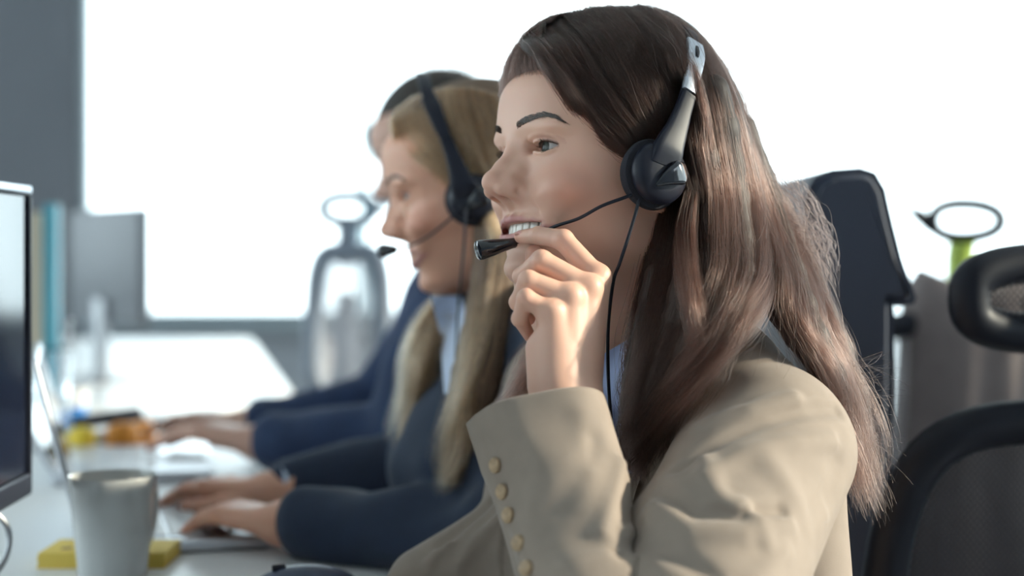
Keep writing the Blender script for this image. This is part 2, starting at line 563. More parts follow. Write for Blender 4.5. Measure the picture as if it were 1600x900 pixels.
def head_sdf(P, closed=False):
    P = jaw_back(P)
    A = P.copy(); A[:, 1] = np.abs(A[:, 1])           # mirror
    rho = np.sqrt(P[:, 0] ** 2 + P[:, 1] ** 2)
    f = (rho - face_radius(P)) * f32(0.86)
    f = smax(f, P[:, 2] - 6.6, 2.0)
    f = smin(f, ell(P, (-0.2, 0, 2.6), (9.3, 7.25, 7.8)), 2.0)
    # cheek lifted by the smile
    f = smin(f, ell(A, (6.7, 4.0, -3.2), (1.7, 1.75, 1.3)), 1.2)
    # brow pad
    f = smin(f, ell(A, (7.3, 3.5, 1.6), (1.3, 1.8, 0.55)), 0.7)
    # nose
    nose = chain(P, [(8.3, 0, 1.3, 0.72), (9.15, 0, -0.3, 0.62), (10.0, 0, -1.6, 0.68), (10.65, 0, -2.5, 0.76)], 0.3)
    nose = smin(nose, chain(A, [(8.2, 0.5, -0.6, 0.5), (9.05, 0.85, -1.8, 0.66), (9.75, 0.85, -2.7, 0.70)], 0.3), 0.7)
    nose = smin(nose, ball(P, (10.95, 0, -2.85), 0.78), 0.35)
    nose = smin(nose, ell(A, (9.75, 1.0, -3.5), (1.2, 0.56, 0.66)), 0.85)
    nose = smin(nose, ell(A, (9.2, 1.35, -3.5), (0.9, 0.55, 0.75)), 0.5)
    nose = smin(nose, cone(P, (10.85, 0, -3.3), (9.5, 0, -4.25), 0.40, 0.38), 0.3)
    f = smin(f, nose, 0.9)
    # folds beside the mouth
    fold = chain(A, [(9.45, 1.9, -3.6, 0.14), (8.95, 2.75, -4.6, 0.20), (8.0, 3.7, -6.0, 0.2)], 0.2)
    f = smax(f, -(fold + 0.04), 0.5)
    f = smin(f, ell(A, (7.7, 3.6, -4.8), (0.8, 0.8, 1.0)), 1.0)
    # lips
    ul, ll = lips_sdf(A)
    f = smin(f, ul, 0.36)
    f = smin(f, ll, 0.36)
    f = smin(f, ell(P, (8.25, 0, -9.35), (1.15, 1.7, 1.05)), 0.8)        # chin
    gap = chain(A, [(9.65, 0, -6.40, 0.47), (9.3, 1.25, -6.38, 0.45), (8.7, 2.4, -6.26, 0.36), (8.2, 3.2, -6.1, 0.22), (7.72, 3.75, -6.03, 0.13)], 0.2)
    gap = smin(gap, chain(A, [(8.6, 0, -6.40, 0.5), (8.2, 1.25, -6.38, 0.48), (7.6, 2.5, -6.25, 0.38)], 0.2), 0.8)
    if closed:
        f = smin(f, chain(A, [(9.5, 0, -6.4, 0.42), (9.15, 1.4, -6.35, 0.38), (8.4, 2.8, -6.2, 0.25)], 0.2), 0.3)
        line = chain(A, [(9.95, 0, -6.4, 0.05), (9.55, 1.4, -6.32, 0.05), (8.5, 3.1, -6.05, 0.04)], 0.1)
        f = smax(f, -line, 0.25)
    else:
        f = smax(f, -gap, 0.16)
    # nostrils
    f = smax(f, -ell(A, (10.0, 0.80, -4.0), (0.52, 0.30, 0.26)), 0.14)
    f = smax(f, -ell(A, (9.9, 0.66, -3.75), (0.42, 0.24, 0.4)), 0.14)
    # eyelids over the eyeball
    q = A - V3(*EYE)
    f = smax(f, -ell(A, (9.0, 1.84, 0.05), (1.62, 0.40, 0.5)), 0.45)      # dip at the inner corner
    lid = ball(A, EYE, EYE_R + 0.13)
    lid = np.maximum(lid, np.abs(q[:, 2]) - 1.1)
    f = smin(f, lid, 0.35)
    s = np.clip((q[:, 1] + 1.28) / 2.68, 0, 1)
    up, dn, ins = lid_curves(q[:, 1])
    front = (q[:, 0] > 0.1) * np.clip(s * 8, 0, 1) * np.clip((1 - s) * 8, 0, 1)
    f = f + f32(0.10) * gs(q[:, 2] - up - 0.24, 0.10) * front - f32(0.06) * gs(q[:, 2] - up - 0.50, 0.16) * front
    f = f + f32(0.05) * gs(q[:, 2] - dn + 0.42, 0.16) * front - f32(0.04) * gs(q[:, 2] - dn + 0.14, 0.12) * front
    al = np.maximum(q[:, 2] - up, dn - q[:, 2]).astype(f32)
    al = np.where(ins, al, 0.5)
    al = np.maximum(al * 0.85, EYE_R - 0.02 - ln(q))
    f = smax(f, -al, 0.05)
    f = smin(f, ball(A, (EYE[0] + 0.56, EYE[1] - 1.24, -0.03), 0.16), 0.1)   # caruncle
    # ear
    f = smin(f, ell(A, (-0.6, 7.1, -1.8), (1.6, 0.5, 2.9)), 0.6)
    return f.astype(f32)


def head_color(L, tint):
    """skin colour by place: lips, cheeks, inside of the mouth (L in head centimetres)"""
    n = len(L)
    t = np.array(tint, float)
    base = np.tile(t, (n, 1))
    A = jaw_back(L); A[:, 1] = np.abs(A[:, 1])
    def blend(w, c):
        nonlocal base
        w = np.clip(w, 0, 1)[:, None]
        base = base * (1 - w) + np.array(c) * w
    blend(0.5 * gs(A[:, 0] - 6.2, 2.4) * gs(A[:, 1] - 4.8, 2.0) * gs(A[:, 2] + 3.0, 1.8), t * (1.0, 0.62, 0.58))
    blend(0.30 * gs(A[:, 0] - 10.8, 1.2) * gs(A[:, 1], 1.3) * gs(A[:, 2] + 3.2, 1.0), t * (1.0, 0.72, 0.68))
    ul, ll = lips_sdf(A + V3(-0.06, 0, 0.06)), None
    ul, ll = ul
    lip = np.minimum(ul, ll)
    blend(1 - np.clip((lip + 0.02) / 0.14, 0, 1), (0.52, 0.24, 0.22))
    rad = np.sqrt(A[:, 0] ** 2 + A[:, 1] ** 2)
    inside = (A[:, 1] < 3.6) & (np.abs(A[:, 2] + 6.4) < 1.0) & (A[:, 0] > 5.5)
    blend(np.where(inside, np.clip((face_radius(A) - 0.75 - rad) / 0.3, 0, 0.92), 0), (0.12, 0.03, 0.03))
    q = A - V3(*EYE)
    up, dn, ins = lid_curves(q[:, 1])
    w = np.maximum(1.33 * gs(q[:, 2] - up - 0.05, 0.14), 0.5 * gs(q[:, 2] - dn, 0.07))
    blend(np.where(ins & (ln(q) < 1.7) & (q[:, 0] > 0) & (q[:, 1] > -1.0), 0.75, 0) * w, (0.06, 0.03, 0.028))
    blend(np.where((ln(q) < 2.0) & (q[:, 0] > 0) & (q[:, 2] > up), 0.30, 0) * gs(q[:, 2] - 0.55, 0.5), t * (0.72, 0.55, 0.55))
    blend(0.8 * np.clip(1.2 - ball(A, (EYE[0] + 0.72, EYE[1] - 1.2, -0.03), 0.22) / 0.12, 0, 1), (0.20, 0.10, 0.085))
    return base


def eye_mesh():
    """eyeball with a raised cornea, looking along +x (metres)"""
    r = EYE_R / 100
    prof = []
    for i in range(41):
        a = math.pi * i / 40
        x, y = math.cos(a) * r, math.sin(a) * r
        if y < 0.0060 and x > 0:
            x += 0.0007 * (1 - (y / 0.0060) ** 2)
        prof.append((max(y, 1e-6), x))
    mb = MB(); mb.lathe(prof, 40, axis=(1, 0, 0))
    return mb


def eye_material(iris=(0.035, 0.038, 0.032)):
    m = mat('eye', (0.8, 0.78, 0.76), rough=0.28, spec=0.22)
    nt = m.node_tree; b = nt.nodes['Principled BSDF']
    tc = nt.nodes.new('ShaderNodeTexCoord')
    sp = nt.nodes.new('ShaderNodeSeparateXYZ'); nt.links.new(tc.outputs['Object'], sp.inputs[0])
    cb = nt.nodes.new('ShaderNodeCombineXYZ')
    nt.links.new(sp.outputs['Y'], cb.inputs['X']); nt.links.new(sp.outputs['Z'], cb.inputs['Y'])
    ln_ = nt.nodes.new('ShaderNodeVectorMath'); ln_.operation = 'LENGTH'; nt.links.new(cb.outputs[0], ln_.inputs[0])
    mr = nt.nodes.new('ShaderNodeMapRange'); mr.inputs['From Max'].default_value = 0.010
    nt.links.new(ln_.outputs['Value'], mr.inputs['Value'])
    cr = nt.nodes.new('ShaderNodeValToRGB')
    el = cr.color_ramp.elements
    el[0].position = 0.0; el[0].color = (0.004, 0.004, 0.004, 1)
    el[1].position = 1.0; el[1].color = (0.36, 0.31, 0.30, 1)
    for p, c in ((0.25, (0.004, 0.004, 0.004, 1)), (0.30, (iris[0] * 1.4, iris[1] * 1.4, iris[2] * 1.3, 1)), (0.46, (*iris, 1)), (0.56, (0.03, 0.025, 0.02, 1)), (0.62, (0.40, 0.36, 0.35, 1))):
        e = el.new(p * 1.06); e.color = c
    nt.links.new(mr.outputs['Result'], cr.inputs['Fac'])
    nt.links.new(cr.outputs['Color'], b.inputs['Base Color'])
    # the back of the ball stays white
    return m


def teeth_mesh(O, R):
    mb = MB()
    for row, (z0, h, n, w0) in enumerate(((-6.28, 0.92, 5, 0.84), (-7.0, 0.7, 5, 0.62))):
        y = 0.0
        for k in range(n):
            w = (w0, w0 * .82, w0 * .9, w0 * .8, w0 * .8, w0 * .9)[k]
            yc = y + w / 2; y += w
            dx = (8.42 if row == 0 else 8.22) - 0.125 * yc ** 2
            ang = math.atan2(0.27 * yc, 1)
            for s in (1, -1):
                M = Matrix.Rotation(-s * ang * -1, 4, 'Z')
                mb.box((dx - 0.2, s * yc, z0 + (0.05 if k == 1 and row == 0 else 0)), (0.42, w * 0.97, h), Matrix.Rotation(s * ang, 4, 'Z'), 0.13)
    V = np.array(mb.v) @ R.T / 100 + O
    return V, mb.f


def strands_mesh(curves, r0, r1=0.0, n=3):
    """short tapering hairs (brows, lashes) as one mesh; curves are lists of world points"""
    mb = MB()
    for c in curves:
        k = len(c)
        V, F = tube_geo(c, np.linspace(r0, r1 + r0 * .15, k), n, cap=False)
        mb.add(V, F)
    return mb


def head_point(y, z, lift=0.0):
    """point on the front of the face at sideways y and height z (head centimetres)"""
    y = np.atleast_1d(np.asarray(y, f32)); z = np.atleast_1d(np.asarray(z, f32))
    lo = np.full(len(y), 4.0, f32); x = np.full(len(y), 12.5, f32)
    for _ in range(60):
        d = head_sdf(np.stack([x, y, z], 1))
        x = x - np.maximum(d, 0) * 0.9
    return np.stack([x + lift, y, z], 1)


def brow_curves(side, n=420, rs=None):
    rs = rs or np.random.default_rng(3)
    u = rs.random(n)
    yy = np.interp(u, [0, .25, .6, 1], [1.25, 2.2, 3.9, 5.35])
    zc = np.interp(u, [0, .25, .6, .8, 1], [1.75, 2.15, 2.5, 2.35, 1.85])
    wd = np.interp(u, [0, .2, .6, 1], [.24, .31, .22, .05])
    zz = zc + (rs.random(n) - .5) * 2 * wd
    ang = np.interp(u, [0, .15, .5, 1], [1.1, .55, .1, -.45]) + rs.normal(0, .12, n) - (zz - zc) * 0.9
    L = np.interp(u, [0, .5, 1], [.5, .62, .45])
    out = []
    for t in np.linspace(0, 1, 4):
        a = ang - t * .35
        p = head_point(side * (yy + np.cos(a) * L * t), zz + np.sin(a) * L * t)
        p[:, 0] += 0.03 + 0.06 * math.sin(t * 3.14)
        out.append(p)
    return np.stack(out, 1)


def lid_line(side):
    """root line of the upper lashes along the lid edge"""
    ye = np.linspace(-1.12, 1.5, 26)
    up, dn, _ = lid_curves(np.minimum(ye, 1.38))
    z = up + 0.02 + np.maximum(ye - 1.25, 0) * 0.25
    r = EYE_R + 0.155
    x = np.sqrt(np.maximum(r * r - ye ** 2 - z ** 2, 0.05))
    return np.stack([EYE[0] + x, side * (EYE[1] + ye), EYE[2] + z], 1)


def lash_curves(side, n=110, rs=None):
    rs = rs or np.random.default_rng(5)
    out = []
    for k in range(n):
        low = k % 3 == 2
        ye = -1.1 + 2.45 * rs.random()
        up, dn, _ = lid_curves(np.array([ye]))
        z = float(dn[0] if low else up[0])
        r = EYE_R + 0.10
        x = math.sqrt(max(r * r - ye * ye - z * z, 0.05))
        fan = ye * 0.35 + rs.normal(0, .08)
        Ls = (0.28 if low else 0.58) * (0.75 + 0.4 * (ye + 1.2) / 2.4)
        pts = []
        for t in np.linspace(0, 1, 5):
            dz = (-0.45 * t - .1 * t * t) * Ls if low else (-0.30 * t + 0.55 * t * t) * Ls
            pts.append((EYE[0] + x + Ls * t * 0.85, side * (EYE[1] + ye + fan * Ls * t), EYE[2] + z + dz))
        out.append(pts)
    return np.array(out)
# ------------------------------------------------------------------ hands (world centimetres)
def cmp(px, py, Y):
    return np.array(at(px, py, Y)) * 100


def hand_sdf_factory(J):
    """J: dict with wrist (list of 4 points), fingers (4 lists mcp,pip,dip,tip), thumb (cmc,mcp,ip,tip), arm list of (x,y,z,r), size"""
    s = J.get('size', 1.0)
    fr = [(0.96, 0.83, 0.71, 0.55), (0.98, 0.86, 0.73, 0.56), (0.92, 0.81, 0.69, 0.53), (0.82, 0.69, 0.60, 0.47)]
    nails = []
    def f(P):
        P = P.astype(f32)
        d = chain(P, [tuple(p[:3]) + (p[3],) for p in J['arm']], 1.0)
        pal = None
        for k in range(4):
            w, m = J['wrist'][k], J['fingers'][k][0]
            c = cone(P, w, m, 1.55 * s, fr[k][0] * 1.12 * s)
            pal = c if pal is None else smin(pal, c, 1.1)
        for b in J.get('pads', []):
            pal = smin(pal, cone(P, b[0], b[1], b[2], b[3]), 1.3)
        d = smin(d, pal, 1.6)
        fs = None
        for k in range(4):
            pts = [tuple(p) + (r * s,) for p, r in zip(J['fingers'][k], fr[k])]
            c = chain(P, pts, 0.22)
            # knuckle swelling and creases
            for i in (1, 2):
                q = np.array(J['fingers'][k][i]); a = np.array(J['fingers'][k][i + 1]) - np.array(J['fingers'][k][i - 1]); a = a / np.linalg.norm(a)
                t = (P - q.astype(f32)) @ a.astype(f32)
                nr = np.clip(1.4 - ln(P - q.astype(f32)), 0, 1)
                c = c - f32(0.05 * s) * gs(t, 0.5) * nr + f32(0.022 * s) * (gs(t - 0.13, 0.07) + gs(t + 0.13, 0.07)) * nr
            fs = c if fs is None else smin(fs, c, 0.16)
        # knuckles
        d = smin(d, fs, 0.45)
        for k in range(4):
            q = J['fingers'][k][0]
            d = smin(d, ball(P, np.array(q) + np.array(J['back']) * 0.22 * s, 0.74 * s), 0.7)
            # tendon along the back of the hand
            w = np.array(J['wrist'][k]); m = np.array(q)
            d = smin(d, cone(P, w * 0.4 + m * 0.6 + np.array(J['back']) * 0.56 * s, m + np.array(J['back']) * 0.36 * s, 0.34 * s, 0.45 * s), 0.7)
        th = chain(P, [tuple(p) + (r * s,) for p, r in zip(J['thumb'], (1.25, 1.0, 0.88, 0.72))], 0.4)
        d = smin(d, th, 0.35)
        for n in J.get('nails', []):
            d = smin(d, ell(P, n[0], (0.62 * n[2], 0.42 * n[2], 0.09), n[1]), 0.03)
        return d.astype(f32)
    return f


def hand_color(P, J, tint):
    t = np.array(tint, float)
    base = np.tile(t, (len(P), 1))
    P = P.astype(f32)
    w = np.zeros(len(P))
    for F in J['fingers'] + [J['thumb']]:
        w += 0.35 * gs(ln(P - np.array(F[-1], f32)), 1.0)
        for q in F[1:3]:
            w += 0.16 * gs(ln(P - np.array(q, f32)), 0.8)
        w += 0.14 * gs(ln(P - np.array(F[0], f32)), 1.0) 
    w = np.clip(w, 0, 0.5)[:, None]
    base = base * (1 - w) + (t * (1.0, 0.66, 0.62)) * w
    for n in J.get('nails', []):
        d = ell(P, n[0], (0.60 * n[2], 0.40 * n[2], 0.12), n[1])
        w = np.clip(0.5 - d / 0.06, 0, 1)[:, None]
        base = base * (1 - w) + np.array((0.66, 0.36, 0.34)) * w
    return base


def nail(p, along, normal, size=1.0):
    a = np.array(along, float); a /= np.linalg.norm(a)
    n = np.array(normal, float); n -= a * (n @ a); n /= np.linalg.norm(n)
    return (tuple(p), np.stack([a, np.cross(n, a), n], 1), size)


W_WRIST = [cmp(908, 632, 1.160), cmp(898, 632, 1.148), cmp(884, 632, 1.138), cmp(872, 632, 1.132)]
W_FING = [
    [cmp(932, 434, 1.178), cmp(880, 375, 1.188), cmp(842, 368, 1.205), cmp(814, 370, 1.222)],
    [cmp(918, 450, 1.160), cmp(846, 408, 1.160), cmp(816, 432, 1.176), cmp(815, 462, 1.198)],
    [cmp(888, 464, 1.148), cmp(826, 439, 1.146), cmp(810, 472, 1.160), cmp(826, 498, 1.182)],
    [cmp(858, 488, 1.140), cmp(822, 466, 1.138), cmp(812, 498, 1.150), cmp(828, 526, 1.166)],
]
W_HAND = dict(
    wrist=W_WRIST, fingers=W_FING, back=(0.80, -0.55, 0.22), size=0.97,
    thumb=[cmp(868, 590, 1.185), cmp(846, 505, 1.212), cmp(836, 440, 1.222), cmp(834, 396, 1.220)],
    pads=[(cmp(852, 600, 1.140), cmp(844, 545, 1.146), 1.3, 1.1), (cmp(878, 570, 1.175), cmp(866, 510, 1.190), 1.3, 1.0)],
    arm=[tuple(cmp(890, 640, 1.145)) + (2.2,), tuple(cmp(908, 760, 1.11)) + (2.7,), tuple(cmp(930, 960, 1.05)) + (3.6,), tuple(cmp(945, 1070, 1.02)) + (3.8,)],
)
W_HAND['nails'] = [nail(cmp(811, 363.5, 1.2185), W_FING[0][3] - W_FING[0][2], (-0.15, -0.35, 1), 0.95)]


def typing_hand(w, k, t, thumb, size=0.95, arm=None):
    """palm-down hand; w wrist, k middle of the knuckles, t middle of the fingertips, thumb = sideways direction of the thumb"""
    w, k, t, th = (np.asarray(x, float) for x in (w, k, t, thumb))
    ax = (k - w) / np.linalg.norm(k - w)
    th = th - ax * (th @ ax); th /= np.linalg.norm(th)
    up = np.array([0, 0, 1.0])
    F = []
    for i in range(4):
        off = th * (1.5 - i) * 1.85 * size
        back = -ax * (0.0, 0.0, 0.35, 0.9)[i] * 0.9
        tip = t + off * 1.12 - ax * (0.5, 0.0, 0.4, 1.5)[i]
        m = k + off + back
        F.append([m, m + (tip - m) * 0.45 + up * 0.75, m + (tip - m) * 0.78 + up * 0.35, tip])
    W = [w + th * (1.5 - i) * 1.0 for i in range(4)]
    T = [w + ax * 2.0 + th * 2.0 - up * 0.6, w + ax * 4.6 + th * 3.7 - up * 1.2, w + ax * 7.2 + th * 4.2 - up * 1.7, w + ax * 9.4 + th * 3.6 - up * 2.0]
    return dict(wrist=W, fingers=F, back=tuple(up), size=size, thumb=T, arm=arm or [tuple(w) + (2.3,), tuple(w - ax * 8) + (2.9,)])
# ------------------------------------------------------------------ torso, jacket, shirt (local centimetres: x forward, y left, z up from the base of the neck)
class Torso:
    def __init__(self, nb, yaw, lean=0.0, broad=1.0, bust=1.0):
        self.o = np.array(nb, float) * 100
        self.R = rot_head(yaw, lean, 0.0)
        self.b, self.bust = broad, bust
    def loc(self, P):
        return ((P - self.o.astype(f32)) @ self.R.astype(f32)).astype(f32)
    def w(self, *p):
        return self.o + self.R @ np.array(p, float)
    def trunk(self, P):
        q = self.loc(P)
        A = q.copy(); A[:, 1] = np.abs(A[:, 1])
        b = self.b
        f = ell(q, (0.3, 0, -16), (11.0, 15.0 * b, 19))
        f = smin(f, chain(A, [(-1.5, 0, 0.5, 5.6), (-1.2, 8 * b, -0.8, 5.2), (-0.6, 16.5 * b, -3.6, 5.0)], 2.0), 4.0)
        f = smin(f, ell(q, (0.2, 0, -36), (10.0, 13.0 * b, 14)), 6.0)
        f = smin(f, ell(q, (-1.5, 0, -50), (12.5, 17.5, 11)), 5.0)
        if self.bust:
            f = smin(f, ell(A, (8.2, 7.0, -18.5), (5.0 * self.bust, 6.2, 6.2)), 4.0)
        return f


def body_sdf(T, neck_top, arms):
    """bare body below the head: trunk, neck, arms (each a list of (x,y,z,r) world cm)"""
    def f(P):
        P = P.astype(f32)
        d = T.trunk(P) + 0.6
        d = smin(d, cone(P, neck_top, T.w(-1.2, 0, 0.5), 5.2, 5.7), 3.0)
        for a in arms:
            d = smin(d, chain(P, a, 1.0), 2.5)
        return d.astype(f32)
    return f


def polydist(P, pts):
    d = None
    for a, b in zip(pts[:-1], pts[1:]):
        c = cone(P, a, b, 0.0, 0.0)
        d = c if d is None else np.minimum(d, c)
    return d


def trace(f, px, py, y0=60.0, y1=260.0):
    """first point of a surface met by the line of sight through a pixel (world cm)"""
    d = np.array(at(px, py, 1.0)) * 100 - np.array([0, 0, ZC * 100])
    o = np.array([0, 0, ZC * 100])
    t = y0 / 100
    for _ in range(200):
        p = o + d * t
        v = float(f(p[None].astype(f32))[0])
        if v < 0.01: break
        t += max(v * 0.7, 0.02) / 100
        if t > y1 / 100: return None
    return o + d * t


def with_folds(f, folds, noise=0.0, nseed=0):
    """folds: list of (points, width, height); height > 0 raises a ridge"""
    def g(P):
        P = P.astype(f32)
        d = f(P)
        near = np.abs(d) < 2.5
        if near.any():
            Q = P[near]
            s = np.zeros(len(Q), f32)
            for pts, w, h in folds:
                s += f32(h) * gs(polydist(Q, pts), w)
            if noise:
                r = np.random.default_rng(nseed)
                for k in range(7):
                    v = r.normal(0, 1, 3); v /= np.linalg.norm(v)
                    fr = r.uniform(0.25, 0.95)
                    v2 = r.normal(0, 1, 3); v2 /= np.linalg.norm(v2)
                    ph = r.uniform(0, 6)
                    s += f32(noise / (fr * 4 + 0.5)) * np.sin(fr * (Q @ v.astype(f32)) + ph + 1.3 * np.sin(0.33 * (Q @ v2.astype(f32))))
            d = d.copy()
            d[near] -= s
        return d.astype(f32)
    return g


def neck_opening(T, f, depth=26.0, wide=6.2, under=0.5):
    """cuts the V of an open jacket down to the layer just above the shirt"""
    def g(P):
        q = T.loc(P)
        lim = wide * np.clip((q[:, 2] + depth) / depth, 0, 1.25)
        v = np.maximum(np.abs(q[:, 1]) - lim, -q[:, 0] - 0.5)
        v = np.maximum(v, -(T.trunk(P) - f32(under)))
        nk = np.sqrt((q[:, 0] + 0.6) ** 2 + q[:, 1] ** 2) - 6.4
        nk = np.maximum(nk, 1.0 - q[:, 2])
        return smax(smax(f(P), -v, 0.25), -nk, 0.4)
    return g


def shirt_sdf(T, collar=True):
    def g(P):
        q = T.loc(P)
        d = T.trunk(P) - 0.15
        d = np.maximum(d, -q[:, 2] - 34)
        # open neck: skin shows in a small V
        vv = np.maximum(np.abs(q[:, 1]) - 2.8 * np.clip((q[:, 2] + 9) / 9, 0, 1.5), -q[:, 0])
        d = smax(d, -vv, 0.3)
        nk = np.maximum(np.sqrt((q[:, 0] + 0.8) ** 2 + q[:, 1] ** 2) - 6.3, 0.0 - q[:, 2])
        d = smax(d, -nk, 0.3)
        if collar:
            A = q.copy(); A[:, 1] = np.abs(A[:, 1])
            r = np.sqrt((q[:, 0] + 1.0) ** 2 + q[:, 1] ** 2)
            flare = 6.7 + 0.28 * np.maximum(-q[:, 2] + 3.0, 0)
            c = np.abs(r - flare) - 0.22
            c = np.maximum(c, q[:, 2] - 3.2 + 0.18 * np.maximum(q[:, 0], 0))
            c = np.maximum(c, -2.2 - q[:, 2] - 0.35 * np.maximum(q[:, 0], 0))
            c = np.maximum(c, q[:, 0] - 6.6 + 0.5 * np.maximum(2.2 - A[:, 1], 0))
            c = np.maximum(c, 1.0 * (q[:, 0] > 0) * (1.4 + 0.35 * (-q[:, 2] + 3) * 0.5 - A[:, 1]))
            d = smin(d, c, 0.25)
        return d.astype(f32)
    return g


def sdf_object(name, f, lo, hi, h, m, parent=None, slack=1.35, newton=2, keep=None):
    P, Q = nets(f, lo, hi, h, slack, newton, keep)
    return link(name, pmesh(name, P / 100, Q), m, parent)


def patch(f, left, right, nu, nv, lift=0.35, thick=0.22, far=125.0):
    """a layer of cloth lying on the surface f, between two edges given as pixel paths; world cm"""
    A = catmull([(x, y, 0) for x, y in left], nv); B = catmull([(x, y, 0) for x, y in right], nv)
    top = np.zeros((nv, nu, 3))
    for i in range(nv):
        for j in range(nu):
            u = j / (nu - 1)
            px, py = A[i][:2] * (1 - u) + B[i][:2] * u
            p = trace(f, px, py)
            if p is None or abs(p[1] - far) > 8: p = cmp(px, py, far / 100)
            far = p[1]
            d = p - np.array([0, 0, ZC * 100]); d /= np.linalg.norm(d)
            top[i, j] = p - d * lift
    for _ in range(3):                                     # even out
        t = top.copy(); top[1:-1] = (t[:-2] + t[2:] + 2 * t[1:-1]) / 4; t = top.copy(); top[:, 1:-1] = (t[:, :-2] + t[:, 2:] + 2 * t[:, 1:-1]) / 4
    d = top - np.array([0, 0, ZC * 100]); d /= np.linalg.norm(d, axis=2)[..., None]
    e = np.ones((nv, nu)); e[[0, -1]] = 0.55; e[:, [0, -1]] = 0.55
    bot = top + d * thick
    top = top - d * (0.12 * (e - 1))[..., None] * -1
    V = np.concatenate([top.reshape(-1, 3), bot.reshape(-1, 3)])
    n = nu * nv; F = []
    g = lambda i, j: i * nu + j
    for i in range(nv - 1):
        for j in range(nu - 1):
            F.append((g(i, j), g(i + 1, j), g(i + 1, j + 1), g(i, j + 1))); F.append((n + g(i, j), n + g(i, j + 1), n + g(i + 1, j + 1), n + g(i + 1, j)))
    rim = [(i, 0) for i in range(nv)] + [(nv - 1, j) for j in range(1, nu)] + [(i, nu - 1) for i in range(nv - 2, -1, -1)] + [(0, j) for j in range(nu - 2, 0, -1)]
    for k in range(len(rim)):
        a, b = g(*rim[k]), g(*rim[(k + 1) % len(rim)])
        F.append((a, n + a, n + b, b))
    return V, F


def join_parts(parts):
    """several (verts, quads) into one"""
    V, F, n = [], [], 0
    for v, q in parts:
        V.append(v); F.append(q + n); n += len(v)
    return np.concatenate(V), np.concatenate(F)
# ------------------------------------------------------------------ hair
def hair_mat(name, color, rough=0.3, radial=0.4, rnd=0.25):
    m = bpy.data.materials.new(name)
    m.use_nodes = True
    nt = m.node_tree
    out = nt.nodes['Material Output']
    nt.nodes.remove(nt.nodes['Principled BSDF'])
    h = nt.nodes.new('ShaderNodeBsdfHairPrincipled')
    h.parametrization = 'COLOR'
    info = nt.nodes.new('ShaderNodeHairInfo')
    mr = nt.nodes.new('ShaderNodeAttribute')           # tone of each lock and strand
    mr.attribute_name = 'tone'
    tip = nt.nodes.new('ShaderNodeMapRange')          # lighter towards the tips
    tip.inputs['To Min'].default_value = 0.75
    tip.inputs['To Max'].default_value = 1.7
    nt.links.new(info.outputs['Intercept'], tip.inputs['Value'])
    mu = nt.nodes.new('ShaderNodeMath'); mu.operation = 'MULTIPLY'
    nt.links.new(mr.outputs['Fac'], mu.inputs[0]); nt.links.new(tip.outputs['Result'], mu.inputs[1])
    sc = nt.nodes.new('ShaderNodeVectorMath'); sc.operation = 'SCALE'
    sc.inputs[0].default_value = color
    nt.links.new(mu.outputs[0], sc.inputs['Scale'])
    nt.links.new(sc.outputs['Vector'], h.inputs['Color'])
    h.inputs['Roughness'].default_value = rough
    h.inputs['IOR'].default_value = 1.38
    h.inputs['Radial Roughness'].default_value = radial
    nt.links.new(h.outputs[0], out.inputs['Surface'])
    return m


def resample(P, n):
    return catmull(P, n)


LOCKS = []          # tone of the lock each strand belongs to, in the order the sheets are made


